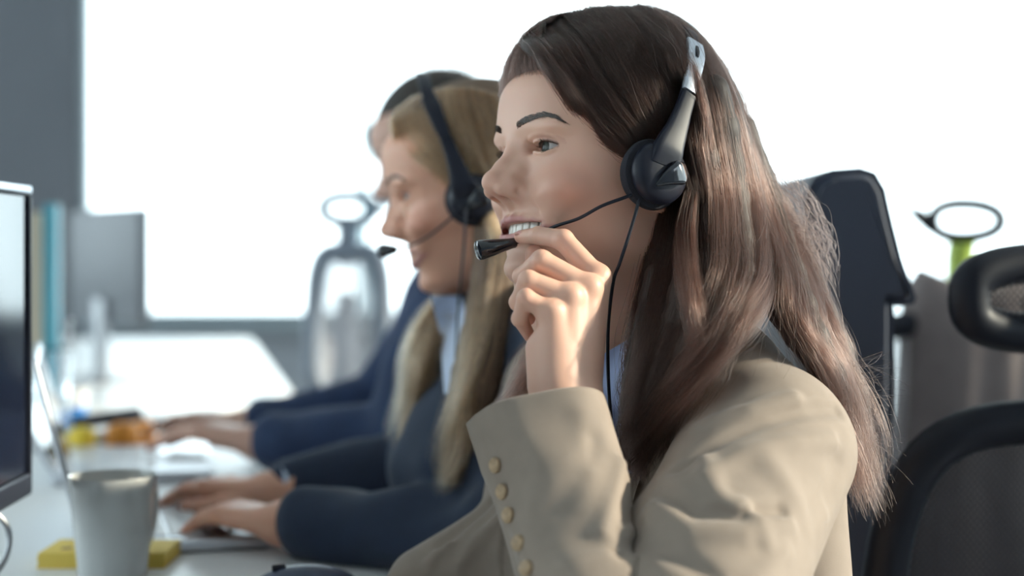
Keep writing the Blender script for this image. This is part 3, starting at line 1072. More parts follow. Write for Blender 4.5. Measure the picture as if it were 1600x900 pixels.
def strands(guides, N, n=20, thick=0.35, clump=0.6, nclump=60, frizz=0.12, wave=0.0, lo=0.82, lift=0.0, seed=0, root_thick=0.3, ends=1.0, field=None):
    """N strands spread over the sheet spanned by neighbouring guides (world cm) -> N,n,3"""
    r = np.random.default_rng(seed)
    G = np.array([resample(g, 40) for g in guides])            # g,40,3
    g = len(G)
    def sheet(u):
        i = np.clip(u.astype(int), 0, g - 2); a = (u - i)[:, None, None]
        # Catmull-Rom across the sheet
        im, i2 = np.clip(i - 1, 0, g - 1), np.clip(i + 2, 0, g - 1)
        p0, p1, p2, p3 = G[im], G[i], G[i + 1], G[i2]
        return 0.5 * (2 * p1 + (p2 - p0) * a + (2 * p0 - 5 * p1 + 4 * p2 - p3) * a ** 2 + (3 * p1 - p0 - 3 * p2 + p3) * a ** 3)
    u = r.random(N) * (g - 1)
    S = sheet(u)
    t = np.linspace(0, 1, 40)
    # scatter through the thickness of the hair
    off = r.normal(0, 1, (N, 1, 3))
    prof = (root_thick + (1 - root_thick) * np.sin(np.clip(t * 1.4, 0, 1) * np.pi / 2))[None, :, None]
    S = S + off * thick * prof
    # locks
    cu = r.random(nclump) * (g - 1)
    CS = sheet(cu) + r.normal(0, 1, (nclump, 1, 3)) * thick * prof
    if wave:
        ph = r.uniform(0, 6.28, (nclump, 1)); fr = r.uniform(1.8, 3.4, (nclump, 1)); am = r.uniform(0.3, 1.2, (nclump, 1))
        wv = np.sin(fr * t[None] * 6.28 + ph) * am * np.clip(t * 1.7 - 0.45, 0, 1)[None]
        wv2 = np.cos(fr * t[None] * 6.28 + ph + 0.7) * am * np.clip(t * 1.7 - 0.45, 0, 1)[None]
        ax = np.array([0.8, 0.1, 0.1]); ay = np.array([0.1, 0.9, 0.1])
        CS = CS + wave * (wv[..., None] * ax + wv2[..., None] * ay)
    k = np.argmin(np.abs(cu[None] - u[:, None]) + 0.25 * np.abs(r.normal(0, 1, (N, nclump))), 1)
    w = clump * np.clip(t * 1.5, 0.15, 1)[None, :, None]
    S = S * (1 - w) + (CS[k] + off * thick * 0.35 * ends * prof) * w
    # loose bends of each strand
    for _ in range(3):
        f = r.uniform(0.5, 2.6, (N, 1, 1)); p = r.uniform(0, 6.28, (N, 1, 3))
        S = S + frizz * r.normal(0, 0.6, (N, 1, 3)) * np.sin(f * t[None, :, None] * 6.28 + p) * np.clip(t * 2, 0, 1)[None, :, None]
    if field is not None:                              # keep clear of the scalp
        for _ in range(2):
            P = S.reshape(-1, 3).astype(f32)
            d = field(P)
            e = f32(0.15)
            gr = np.stack([field(P + V3(e, 0, 0)) - d, field(P + V3(0, e, 0)) - d, field(P + V3(0, 0, e)) - d], 1)
            gr /= ln(gr)[:, None] + f32(1e-6)
            m = np.repeat(r.uniform(0.05, 0.55, N), 40).astype(f32)
            S = (P + gr * np.clip(m - d, 0, 3)[:, None]).reshape(N, 40, 3).astype(float)
    # length
    end = r.uniform(lo, 1.0, N)
    q = np.linspace(0, 1, n)[None] * end[:, None] * 39
    i = np.clip(q.astype(int), 0, 38); a = (q - i)[..., None]
    idx = np.arange(N)[:, None]
    ct = np.exp(r.normal(0, 0.42, nclump))
    LOCKS.append(ct[k])
    return S[idx, i] * (1 - a) + S[idx, i + 1] * a


def hair_object(name, sets, m, parent=None, r0=0.0065, r1=0.002):
    """all strands (list of N,n,3 arrays in cm) as one curves object; radii in cm"""
    sizes = []; pos = []; rad = []; tone = []
    r = np.random.default_rng(77)
    for S in sets:
        N, n, _ = S.shape
        sizes += [n] * N
        pos.append(S.reshape(-1, 3))
        lk = LOCKS.pop(0) if LOCKS and len(LOCKS[0]) == N else np.ones(N)
        own = np.exp(r.normal(0, 0.35, N))
        thickness = np.where(r.random(N) < 0.16, 2.2, 1.0) * np.exp(r.normal(0, 0.2, N))
        rad.append((np.linspace(r0, r1, n)[None] * thickness[:, None]).ravel())
        tone.append(np.clip(lk * own, 0.3, 8.0))
    hc = bpy.data.hair_curves.new(name)
    hc.add_curves(sizes)
    hc.position_data.foreach_set('vector', (np.concatenate(pos) / 100).astype(np.float32).ravel())
    at_ = hc.attributes.get('radius') or hc.attributes.new('radius', 'FLOAT', 'POINT')
    at_.data.foreach_set('value', (np.concatenate(rad) / 100).astype(np.float32))
    tn = hc.attributes.new('tone', 'FLOAT', 'CURVE')
    tn.data.foreach_set('value', np.concatenate(tone).astype(np.float32))
    hc.materials.append(m)
    o = bpy.data.objects.new(name, hc)
    COL.objects.link(o)
    if parent is not None: o.parent = parent
    o['kind'] = 'stuff'
    return o
# ------------------------------------------------------------------ the woman in front
W_O = np.array([0.080, 1.294, 1.130]); W_R = rot_head(29, 6.5, 5)
TINT = (0.66, 0.395, 0.295)
M_skin = mat('skin', TINT, rough=0.50, sss=0.2, attr='Col', bump=(900, 0.06, 0.001))
M_eye = eye_material()
M_teeth = mat('teeth', (0.80, 0.76, 0.68), rough=0.2)
M_brow = mat('brow_hair', (0.045, 0.028, 0.02), rough=0.5)
M_blazer = mat('beige_cloth', (0.265, 0.213, 0.175), rough=0.85, sheen=0.15, noise=(60, 0.05), bump=(1400, 0.25, 0.0006))
M_shirt = mat('pale_blue_cloth', (0.42, 0.52, 0.80), rough=0.8, sheen=0.2, bump=(900, 0.2, 0.0005))
M_button = mat('horn_button', (0.36, 0.25, 0.15), rough=0.4, noise=(300, 0.25))


def add_color(me, C):
    ca = me.color_attributes.new('Col', 'FLOAT_COLOR', 'POINT')
    c = np.ones((len(C), 4), np.float32); c[:, :3] = C
    ca.data.foreach_set('color', c.ravel())


def head_world(O, R, f):
    """head field in world centimetres"""
    Oc = (O * 100).astype(f32); Rf = R.astype(f32)
    return lambda P: f((P - Oc) @ Rf)


def person_face(root_body, O, R, teeth=True, eye_m=None):
    for s in (1, -1):
        o = eye_mesh().build('eye', eye_m or M_eye, root_body)
        c = O + R @ (np.array((EYE[0], EYE[1] * s, 0)) / 100)
        o.matrix_world = Matrix.Translation(c) @ Matrix(R.tolist()).to_4x4()
    if not teeth: return
    V, F = teeth_mesh(O, R)
    link('teeth', pmesh('teeth', V, F), M_teeth, root_body)


W_T = Torso((0.116, 1.335, 0.950), 24, lean=-4, broad=1.0)
W_lsh = W_T.w(-0.5, 17.0, -3.4); W_rsh = W_T.w(-0.5, -17.0, -3.4)
W_lel = cmp(1000, 1085, 0.975)
W_rel = np.array([2.0, 138.0, 80.0]); W_rwr = np.array([-8.0, 136.0, 75.6])
W_lwr = cmp(890, 640, 1.145)
_nt = W_O * 100 + W_R @ np.array([-1.8, 0, -7.0])
W_body = body_sdf(W_T, _nt, [
    [tuple(W_lsh) + (4.0,), tuple(W_lel) + (3.0,), tuple(W_lwr * .35 + W_lel * .65) + (2.6,), tuple(W_lwr) + (2.2,)],
    [tuple(W_rsh) + (4.6,), tuple(W_rel) + (3.9,), tuple(W_rwr) + (2.4,)]])
_hw = head_world(W_O, W_R, head_sdf)


def W_head_neck(P):
    return smin(_hw(P), W_body(P), 1.6)


def build_woman_body():
    parts, cols = [], []
    c = W_O * 100
    v, q = nets(_hw if False else W_head_neck, c + (-14, -14, -26), c + (16, 15, 13), 0.12, slack=1.5)
    parts.append((v, q)); cols.append(head_color((v - c) @ W_R, TINT))
    f = hand_sdf_factory(W_HAND)
    allp = np.array(sum([list(F) for F in W_FING], []) + W_WRIST)
    lo = allp.min(0) - 3; hi = allp.max(0) + 3; lo[2] -= 4
    v, q = nets(f, lo, hi, 0.1)
    parts.append((v, q)); cols.append(hand_color(v, W_HAND, TINT))
    Hr = typing_hand(W_rwr, W_rwr + (-5.0, -5.5, 0.2), W_rwr + (-8.0, -10.5, -0.9), (1, -1, 0), 0.92)
    f = hand_sdf_factory(Hr)
    v, q = nets(f, W_rwr - (16, 18, 5), W_rwr + (9, 9, 6), 0.2)
    parts.append((v, q)); cols.append(hand_color(v, Hr, TINT))
    v, q = nets(W_body, (-16, 92, 40), (48, 165, 98), 0.8)
    parts.append((v, q)); cols.append(np.tile(TINT, (len(v), 1)))
    V, Q = join_parts(parts)
    me = pmesh('body', V / 100, Q)
    add_color(me, np.concatenate(cols))
    return me


person1 = link('person', build_woman_body(), M_skin)
tag(person1, 'smiling woman in a beige blazer with long brown hair pinching her headset microphone', 'person', 'office workers at the desk')
person_face(person1, W_O, W_R)
for s in (1, -1):
    strands_mesh(W_O + brow_curves(s) @ W_R.T / 100, .00017).build('eyebrow', M_brow, person1)
    lm = strands_mesh(W_O + lash_curves(s) @ W_R.T / 100, .00019)
    lm.tube(W_O + lid_line(s) @ W_R.T / 100, np.r_[np.linspace(.0002, .00045, 13), np.linspace(.00045, .00015, 13)], 6)
    lm.build('eyelashes', M_brow, person1)

# shirt and jacket
sdf_object('shirt', shirt_sdf(W_T), W_T.o + (-26, -26, -38), W_T.o + (26, 26, 8), 0.35, M_shirt, person1)


def W_jacket_base(P):
    t = W_T.trunk(P) - 1.0
    q = W_T.loc(P)
    t = smin(t, chain(np.stack([q[:, 0], np.abs(q[:, 1]), q[:, 2]], 1), [(-1.2, 9, -0.2, 4.9), (-0.6, 16.0, -2.6, 4.6)], 1.0), 2.0)
    t = np.maximum(t, -q[:, 2] - 48)
    a = chain(P, [tuple(W_lsh + W_T.R @ (0, 0.9, -1.0)) + (6.6,), tuple(W_lsh * .45 + W_lel * .55 + (0.8, 0, 0)) + (6.5,), tuple(W_lel + (2.5, 0, 0)) + (6.2,)], 1.0)
    a2 = chain(P, [tuple(W_rsh) + (6.4,), tuple(W_rel) + (5.2,), tuple(W_rwr + (0.8, 0, 0.2)) + (3.9,)], 1.0)
    bk = cone(P, cmp(1232, 720, 1.20), cmp(1236, 980, 1.20), 4.3, 5.0)
    return smin(smin(smin(t, bk, 2.5), a2, 1.0), a, 0.5)


def fold_px(f, pts, w, h):
    P = [trace(f, *p) for p in pts]
    return ([p for p in P if p is not None], w, h)


def build_jacket():
    f0 = W_jacket_base
    F = []
    for pts, w, h in [
        # folds at the shoulder and over the upper arm
        ([(1288, 600), (1240, 622), (1170, 640), (1090, 672)], 0.75, 0.35),
        ([(1310, 640), (1262, 640), (1200, 655), (1120, 690), (1060, 730)], 0.55, -0.45),
        ([(1300, 690), (1240, 690), (1170, 705), (1100, 745)], 0.8, 0.30),
        ([(1030, 765), (1085, 800), (1150, 806), (1220, 800)], 0.55, -0.42),
        ([(1020, 800), (1080, 832), (1160, 836), (1230, 822)], 0.8, 0.40),
        ([(1100, 720), (1120, 770), (1150, 800)], 0.7, 0.32),
        ([(1160, 790), (1185, 815), (1195, 850)], 0.6, 0.35),
        ([(1015, 850), (1060, 870), (1110, 900)], 0.7, -0.35),
        ([(1290, 800), (1220, 870), (1180, 920)], 0.9, 0.25),
        ([(1310, 720), (1290, 790), (1240, 850)], 1.0, -0.22),
        ([(1200, 720), (1230, 760), (1250, 800)], 1.2, 0.25),
        ([(1168, 540), (1112, 580), (1062, 640), (1022, 700), (996, 752)], 0.28, -0.34),
        ([(1150, 536), (1100, 572), (1050, 630), (1010, 690), (985, 745)], 0.5, 0.22),
        ([(1015, 700), (1060, 640), (1115, 596), (1200, 560), (1262, 566), (1305, 600)], 0.3, 0.14),
        # far sleeve on the desk
        ([(790, 800), (750, 840), (720, 880)], 0.6, 0.35),
        ([(770, 780), (730, 815), (690, 850)], 0.5, -0.35),
        ([(700, 850), (670, 880)], 0.5, 0.3),
    ]:
        F.append(fold_px(f0, pts, w, h * 1.6))
    F = [x for x in F if len(x[0]) > 1]
    g = with_folds(neck_opening(W_T, f0, wide=8.6), F, noise=0.10, nseed=4)
    return nets(g, (-22, 88, 62), (46, 168, 101), 0.26, slack=1.5)


_v, _q = build_jacket()
blazer = link('blazer', pmesh('blazer', _v / 100, _q), M_blazer, person1)


V, F = patch(W_jacket_base, [(1118, 508), (1070, 553), (1022, 618), (988, 690), (972, 760), (968, 805)], [(1176, 518), (1124, 566), (1072, 624), (1030, 688), (1000, 748), (984, 800)], 16, 40, 0.42, 0.4)
link('lapel', pmesh('lapel', V / 100, F), M_blazer, blazer, True, 50)
V, F = patch(lambda P: np.minimum(W_head_neck(P), W_jacket_base(P)), [(944, 552), (935, 590), (933, 640), (938, 690), (950, 740)], [(996, 522), (1006, 570), (1006, 630), (1000, 690), (990, 740)], 12, 24, 0.7, 0.25)
link('collar', pmesh('collar', V / 100, F), M_shirt, bpy.data.objects['shirt'], True, 50)


# the raised sleeve, open at the cuff
def build_sleeve():
    keys = [  # left edge px, right edge px, row of each, distance, depth half-width cm
        ((731, 661), (946, 621), 1.128, 3.6),
        ((752, 725), (966, 690), 1.113, 4.0),
        ((775, 790), (986, 760), 1.095, 4.5),
        ((795, 860), (1000, 835), 1.072, 4.9),
        ((815, 930), (1022, 915), 1.045, 5.2),
        ((850, 1010), (1060, 1010), 1.010, 5.4),
        ((900, 1100), (1090, 1100), 0.975, 5.2),
    ]
    n, m = 96, 90
    L = catmull([cmp(*k[0], k[2]) for k in keys], m); Rr = catmull([cmp(*k[1], k[2]) for k in keys], m)
    dep = catmull([(k[3], 0, 0) for k in keys], m)[:, 0]
    C = (L + Rr) / 2; U = (Rr - L) / 2
    ax = np.gradient(C, axis=0); ax /= np.linalg.norm(ax, axis=1)[:, None]
    W = np.cross(ax, U); W /= np.linalg.norm(W, axis=1)[:, None]
    W *= np.sign(-W[:, 1])[:, None]              # towards the camera
    a = np.linspace(0, 2 * np.pi, n, endpoint=False)
    rs = np.random.default_rng(8)
    V = np.zeros((m, n, 3))
    t = np.linspace(0, 1, m)[:, None]
    ca, sa = np.cos(a)[None], np.sin(a)[None]
    e = 0.86
    cx = np.sign(ca) * np.abs(ca) ** e
    tip = np.clip(1 - t / 0.7, 0, 1) * (ca < 0) * np.abs(ca)          # the vent edge is pressed flat towards the cuff
    cy = np.sign(sa) * np.abs(sa) ** (e + 0.9 * tip)
    # folds: ridges that run round the arm near the elbow and along it towards the cuff
    r = np.zeros((m, n))
    ang = a[None] * np.ones((m, 1))
    def ridge(t0, a0, t1, a1, w, h):
        d = None
        for k in np.linspace(0, 1, 14):
            da = np.angle(np.exp(1j * (ang - (a0 + (a1 - a0) * k)))) * 0.35
            dd = np.sqrt((t - (t0 + (t1 - t0) * k)) ** 2 * 2.2 + da ** 2)
            d = dd if d is None else np.minimum(d, dd)
        return h * np.exp(-(d / w) ** 2)
    d2r = math.radians
    for x in [(0.30, d2r(30), 0.62, d2r(75), 0.05, 0.42), (0.38, d2r(5), 0.66, d2r(40), 0.04, -0.40), (0.22, d2r(55), 0.50, d2r(100), 0.06, -0.22),
              (0.48, d2r(-15), 0.60, d2r(50), 0.04, 0.45), (0.58, d2r(0), 0.70, d2r(70), 0.04, -0.42), (0.66, d2r(20), 0.74, d2r(110), 0.05, 0.42),
              (0.1, d2r(60), 0.34, d2r(72), 0.06, 0.16), (0.42, d2r(120), 0.72, d2r(150), 0.07, 0.20), (0.5, d2r(160), 0.8, d2r(190), 0.06, -0.2),
              (0.2, d2r(200), 0.6, d2r(230), 0.08, 0.3), (0.1, d2r(290), 0.5, d2r(320), 0.08, 0.3)]:
        r += ridge(*x)
    # the vent: its upper flap stands a little proud on the button side
    flap = 1 / (1 + np.exp(-(ang - d2r(147)) / 0.012)) * (ang < d2r(200)) * (t < 0.62)
    r += 0.10 * flap
    for k in range(6):
        r += rs.uniform(0.02, 0.05) * np.sin(rs.integers(2, 6) * ang + rs.uniform(6, 16) * t + rs.uniform(0, 6))
    base = C[:, None, :] + U[:, None, :] * cx[..., None] + W[:, None, :] * (dep[:, None] * cy)[..., None]
    out = base - C[:, None, :]; out /= np.linalg.norm(out, axis=2)[..., None]
    V = base + out * r[..., None]
    # wall: outer surface, rounded rim, inner surface
    inner = V[:m - 20] - out[:m - 20] * 0.28
    rim = (V[0] + inner[0]) / 2 - ax[0] * 0.10
    rings = [inner[i] for i in range(m - 21, -1, -1)] + [rim] + [V[i] for i in range(m)]
    G = np.array(rings)
    k = len(G)
    idx = np.arange(k * n).reshape(k, n)
    q = np.stack([idx[:-1], np.roll(idx, -1, 1)[:-1], np.roll(idx, -1, 1)[1:], idx[1:]], -1).reshape(-1, 4)
    return G.reshape(-1, 3), q, V, out


_sv, _sq, _SV, _SO = build_sleeve()
sleeve = link('sleeve', pmesh('sleeve', _sv / 100, _sq), M_blazer, blazer)


def add_buttons():
    n = _SV.shape[1]
    P = np.array(_SV).reshape(-1, 3)
    px = 800 + FPX * P[:, 0] / P[:, 1]; py = HY - FPX * (P[:, 2] - ZC * 100) / P[:, 1]
    nrm = _SO.reshape(-1, 3)
    ok = nrm[:, 1] < 0.1
    for bx, by in ((776, 727), (788, 767), (798, 806), (811, 848), (825, 888)):
        i = np.argmin(np.where(ok, (px - bx) ** 2 + (py - by) ** 2, 1e9))
        nn = nrm[i] * (1, 1, 1); nn = nn / np.linalg.norm(nn)
        nn = nn + np.array([-.1, -.45, 0]); nn /= np.linalg.norm(nn)
        mb = MB()
        mb.lathe([(0.0001, 0.0017), (0.0030, 0.0017), (0.0040, 0.0023), (0.0050, 0.0023), (0.0057, 0.0015), (0.0058, 0.0004), (0.0050, -0.001)], 24, axis=nn)
        for a in range(4):
            q = Vector((0, 0, 1)).rotation_difference(Vector(nn)).to_matrix()
            c = q @ Vector((0.0012 * math.cos(a * 1.571 + .78), 0.0012 * math.sin(a * 1.571 + .78), 0.0017))
            mb.lathe([(0.00001, 0.0002), (0.0005, 0.0001), (0.0006, 0)], 8, c=c, axis=nn)
        o = mb.build('button', M_button, blazer)
        o.location = Vector(P[i] / 100) + Vector(nn) * 0.0012


add_buttons()
# ------------------------------------------------------------------ her hair
M_hair = hair_mat('brown_hair', (0.024, 0.0125, 0.0098), rough=0.27, radial=0.45, rnd=0.5)
M_hair_under = mat('brown_hair_under', (0.035, 0.022, 0.018), rough=0.6)


def cap_field(O, R, rx=10.2, ry=8.0, rz=9.8, line=3.9, slope=1.15):
    Oc = (O * 100).astype(f32); Rf = R.astype(f32)
    def f(P):
        q = (P - Oc) @ Rf
        d = ell(q, (-0.5, 0, 2.5), (rx, ry, rz))
        cut = (slope * (q[:, 0] - line) - q[:, 2]) / f32(math.hypot(1, slope))
        return smax(d, cut, 1.2)
    return f


W_cap = cap_field(W_O, W_R)
def on_cap(pts, lift=0.5):
    """guide through pixels; where the head lies behind a pixel the point sits just above the scalp"""
    out = []
    for p in pts:
        h = trace(W_cap, p[0], p[1], 100, 150) if len(p) < 4 else None
        if h is not None and (len(p) < 3 or h[1] < p[2] * 100 + 2.5):
            v = h - np.array([h[0], h[1], h[2] - ZC * 100]) / np.linalg.norm(h) * lift
            out.append(v)
        else:
            out.append(cmp(p[0], p[1], p[2]))
    return np.array(out)


# the near side, from the parting down and back over the ear
_part = [W_O * 100 + W_R @ np.array(p) for p in [(7.2, 0.9, 10.9), (5.8, 0.5, 11.8), (4.2, 0.2, 12.3), (2.2, 0.0, 12.6), (-0.5, 0.0, 12.7), (-3.0, 0.0, 12.4)]]
A_G = [np.vstack([_part[i][None], on_cap(g)]) for i, g in enumerate([
    [(818, 66, 1.26), (836, 84, 1.22), (870, 128, 1.20), (908, 184, 1.20), (955, 222, 1.20), (1000, 250, 1.21), (1035, 285, 1.22)],
    [(842, 48, 1.27), (872, 82, 1.22), (905, 135, 1.20), (945, 188, 1.20), (985, 226, 1.20), (1025, 262, 1.21), (1055, 300, 1.22)],
    [(880, 30, 1.28), (915, 68, 1.23), (948, 122, 1.20), (985, 178, 1.20), (1020, 228, 1.21), (1050, 275, 1.22), (1070, 320, 1.22)],
    [(930, 16, 1.29), (965, 52, 1.24), (1000, 105, 1.21), (1028, 165, 1.21), (1052, 225, 1.22), (1072, 285, 1.22), (1085, 335, 1.22)],
    [(978, 14, 1.30), (1015, 44, 1.26), (1045, 92, 1.23), (1068, 155, 1.22), (1085, 220, 1.22), (1098, 290, 1.22), (1105, 350, 1.22)],
    [(1010, 14, 1.31), (1050, 46, 1.27), (1080, 98, 1.24), (1098, 165, 1.225), (1106, 235, 1.225), (1112, 300, 1.225), (1116, 360, 1.22)],
])]
# the crown and the back, falling to the shoulder
B_TOP = [on_cap(g) for g in [
    [(992, 14, 1.31), (1030, 44, 1.27), (1060, 95, 1.24), (1082, 165, 1.225), (1094, 235, 1.225), (1104, 300, 1.225)],
    [(1030, 20, 1.32), (1068, 52, 1.28), (1098, 105, 1.255), (1120, 175, 1.24), (1132, 245, 1.24), (1142, 310, 1.235)],
    [(1055, 32, 1.33), (1090, 66, 1.30), (1122, 122, 1.28), (1145, 190, 1.265), (1160, 255, 1.26), (1175, 320, 1.255)],
    [(1078, 55, 1.34), (1112, 92, 1.325), (1142, 150, 1.31), (1163, 215, 1.30), (1182, 275, 1.29), (1205, 335, 1.285)],
    [(1092, 78, 1.36), (1128, 122, 1.35), (1156, 180, 1.34), (1175, 240, 1.33), (1196, 290, 1.32), (1230, 350, 1.315)],
]]
B_LOW = [
    [(1108, 380, 1.20), (1112, 450, 1.165), (1094, 520, 1.145), (1062, 590, 1.14), (1028, 660, 1.15), (1000, 730, 1.165)],
    [(1150, 385, 1.205), (1150, 450, 1.165), (1128, 510, 1.14), (1095, 560, 1.135), (1062, 615, 1.14), (1035, 680, 1.15)],
    [(1182, 390, 1.225), (1182, 445, 1.185), (1166, 495, 1.15), (1132, 540, 1.135), (1096, 585, 1.135), (1064, 630, 1.14)],
    [(1225, 400, 1.26), (1245, 460, 1.225), (1262, 515, 1.20), (1292, 570, 1.20), (1318, 650, 1.215), (1336, 730, 1.22), (1352, 790, 1.22)],
    [(1256, 410, 1.29), (1278, 470, 1.265), (1304, 530, 1.25), (1334, 600, 1.25), (1356, 690, 1.25), (1358, 740, 1.25), (1378, 806, 1.25)],
]
B_G = [np.vstack([t, [cmp(*p) for p in l]]) for t, l in zip(B_TOP, B_LOW)]
B_front = B_G[:3]; B_back = B_G[2:]
B_back[0] = np.vstack([B_TOP[2], [cmp(*p) for p in [(1198, 392, 1.235), (1215, 455, 1.205), (1232, 508, 1.185), (1270, 556, 1.185), (1300, 640, 1.21), (1325, 740, 1.22)]]])
# the lock in front of the shoulder, behind the ear; lowered tone paints its shade
C_G = [np.array([cmp(*p) for p in g]) for g in [
    [(1028, 330, 1.25), (1014, 400, 1.24), (1000, 470, 1.225), (988, 535, 1.21), (982, 600, 1.20), (984, 660, 1.195), (988, 720, 1.19)],
    [(1040, 320, 1.235), (1032, 400, 1.22), (1018, 480, 1.205), (1002, 550, 1.19), (992, 620, 1.18), (990, 690, 1.175), (984, 742, 1.17)],
    [(1060, 315, 1.225), (1052, 400, 1.205), (1035, 480, 1.185), (1010, 560, 1.17), (990, 640, 1.165), (988, 700, 1.165), (990, 745, 1.165)],
    [(1080, 318, 1.22), (1080, 400, 1.195), (1068, 480, 1.17), (1045, 560, 1.155), (1018, 635, 1.155), (1002, 700, 1.16), (996, 740, 1.165)],
    [(1100, 330, 1.22), (1108, 400, 1.185), (1102, 470, 1.16), (1080, 540, 1.145), (1050, 610, 1.145), (1024, 670, 1.15), (1008, 720, 1.16)],
]]
# a lock falling over the shaded one; raised tone paints sunlight on it
D_G = [np.array([cmp(*p) for p in g]) for g in [
    [(1072, 300, 1.215), (1062, 360, 1.195), (1064, 420, 1.165), (1075, 475, 1.145), (1084, 520, 1.137), (1082, 552, 1.135)],
    [(1088, 300, 1.215), (1082, 360, 1.19), (1085, 420, 1.16), (1096, 475, 1.14), (1104, 515, 1.133), (1106, 545, 1.132)],
]]
# far side of the head, and the hair that hangs behind the wrist
F_G = [np.array([W_O * 100 + W_R @ np.array(p) for p in g]) for g in [
    [(7.6, 1.2, 10.6), (8.1, 1.9, 9.6), (8.4, 2.8, 8.2), (8.35, 3.6, 6.9), (7.9, 4.6, 5.2)],
    [(7.0, 0.5, 11.2), (8.0, 1.0, 10.0), (8.7, 1.3, 8.4), (8.95, 1.6, 7.2), (9.0, 1.8, 6.2)],
    [(6.0, -0.2, 11.9), (7.4, -0.9, 10.6), (8.4, -1.5, 8.8), (8.85, -1.8, 7.3), (8.95, -2.1, 6.2)],
    [(4.4, -0.8, 12.4), (6.2, -2.2, 11.0), (7.6, -3.4, 8.9), (8.0, -4.0, 7.0), (7.9, -4.6, 5.6)],
    [(2.0, -1.4, 12.6), (4.4, -3.6, 11.0), (6.2, -5.2, 8.4), (6.6, -6.0, 5.8), (6.2, -6.8, 3.2)],
]]
E_G = [np.array([cmp(*p) for p in g]) for g in [
    [(960, 380, 1.36), (900, 470, 1.34), (850, 540, 1.32), (812, 590, 1.30), (775, 640, 1.29), (760, 690, 1.29)],
    [(960, 400, 1.35), (905, 490, 1.33), (862, 560, 1.31), (825, 605, 1.295), (790, 650, 1.285), (775, 700, 1.285)],
    [(955, 360, 1.37), (890, 450, 1.36), (838, 520, 1.33), (806, 560, 1.31), (790, 610, 1.30), (785, 670, 1.29)],
]]


def hair_base(P):
    d = W_cap(P)
    for G, r in ((B_G[0], 1.5), (B_G[1], 1.5), (B_G[3], 1.3), (B_G[4], 1.1), (C_G[1], 1.1), (C_G[3], 1.4), (B_back[0], 1.1)):
        pts = resample(G, 14)
        back = np.array([0.15, 1.0, 0]) * 1.2
        p4 = [tuple(p + back * min(1, 0.4 + i * .1)) + (r * (1.0 if i < 10 else (13.6 - i) / 4.0),) for i, p in enumerate(pts)]
        p4 = p4[3:-1]
        d = smin(d, chain(P, p4, 0.5), 0.8)
    return d.astype(f32)


_v, _q = nets(hair_base, W_O * 100 + (-14, -20, -46), W_O * 100 + (24, 14, 14), 0.35, slack=1.6)
link('hair_underlayer', pmesh('hair_underlayer', _v / 100, _q), M_hair_under, person1)
_fly = []
def flyaways():
    r = np.random.default_rng(21)
    out = []
    n = 20
    t = np.linspace(0, 1, n)
    for k in range(200):                       # wiry loops beside the back of the head
        a = cmp(r.uniform(1180, 1240), r.uniform(255, 370), r.uniform(1.27, 1.32))
        b = cmp(r.uniform(1240, 1310), r.uniform(380, 500), r.uniform(1.25, 1.31))
        m = (a + b) / 2 + np.array([r.uniform(0.5, 4.0), r.uniform(-1, 1), r.uniform(-0.5, 1.8)])
        p = (1 - t)[:, None] ** 2 * a + 2 * (t * (1 - t))[:, None] * m + (t ** 2)[:, None] * b
        out.append(p + 0.22 * np.sin(r.uniform(1, 3, 3) * t[:, None] * 6.28 + r.uniform(0, 6, 3)))
    for k in range(110):                        # ends beside the shoulder
        a = cmp(r.uniform(1300, 1345), r.uniform(560, 720), 1.24)
        d = np.array([r.uniform(0.5, 4.5), r.uniform(-1, 1), r.uniform(-3.5, 1.5)])
        m = a + d * 0.5 + np.array([r.uniform(0, 1.0), 0, r.uniform(-0.8, 1.0)])
        p = (1 - t)[:, None] ** 2 * a + 2 * (t * (1 - t))[:, None] * m + (t ** 2)[:, None] * (a + d)
        out.append(p)
    return np.array(out)


def tone_for_light(S, k):
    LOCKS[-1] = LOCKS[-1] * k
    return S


def strays():
    """single hairs standing off the crown and the side"""
    S = strands(A_G, 90, n=20, thick=0.35, clump=0.0, nclump=4, frizz=0.5, seed=41, lo=0.6, field=W_cap)
    LOCKS.pop()
    T = strands(B_G[:4], 70, n=20, thick=0.6, clump=0.0, nclump=4, frizz=1.0, seed=42, lo=0.6, field=W_cap)
    LOCKS.pop()
    S = np.concatenate([S, T])
    o = S - (W_O * 100 + W_R @ np.array([-0.5, 0, 2.5])); o /= np.linalg.norm(o, axis=2)[..., None]
    r = np.random.default_rng(43)
    t = np.linspace(0, 1, 20)[None, :, None]
    return S + o * r.uniform(0.1, 0.6, (len(S), 1, 1)) * np.sin(np.pi * np.clip(t * 1.1, 0, 1))


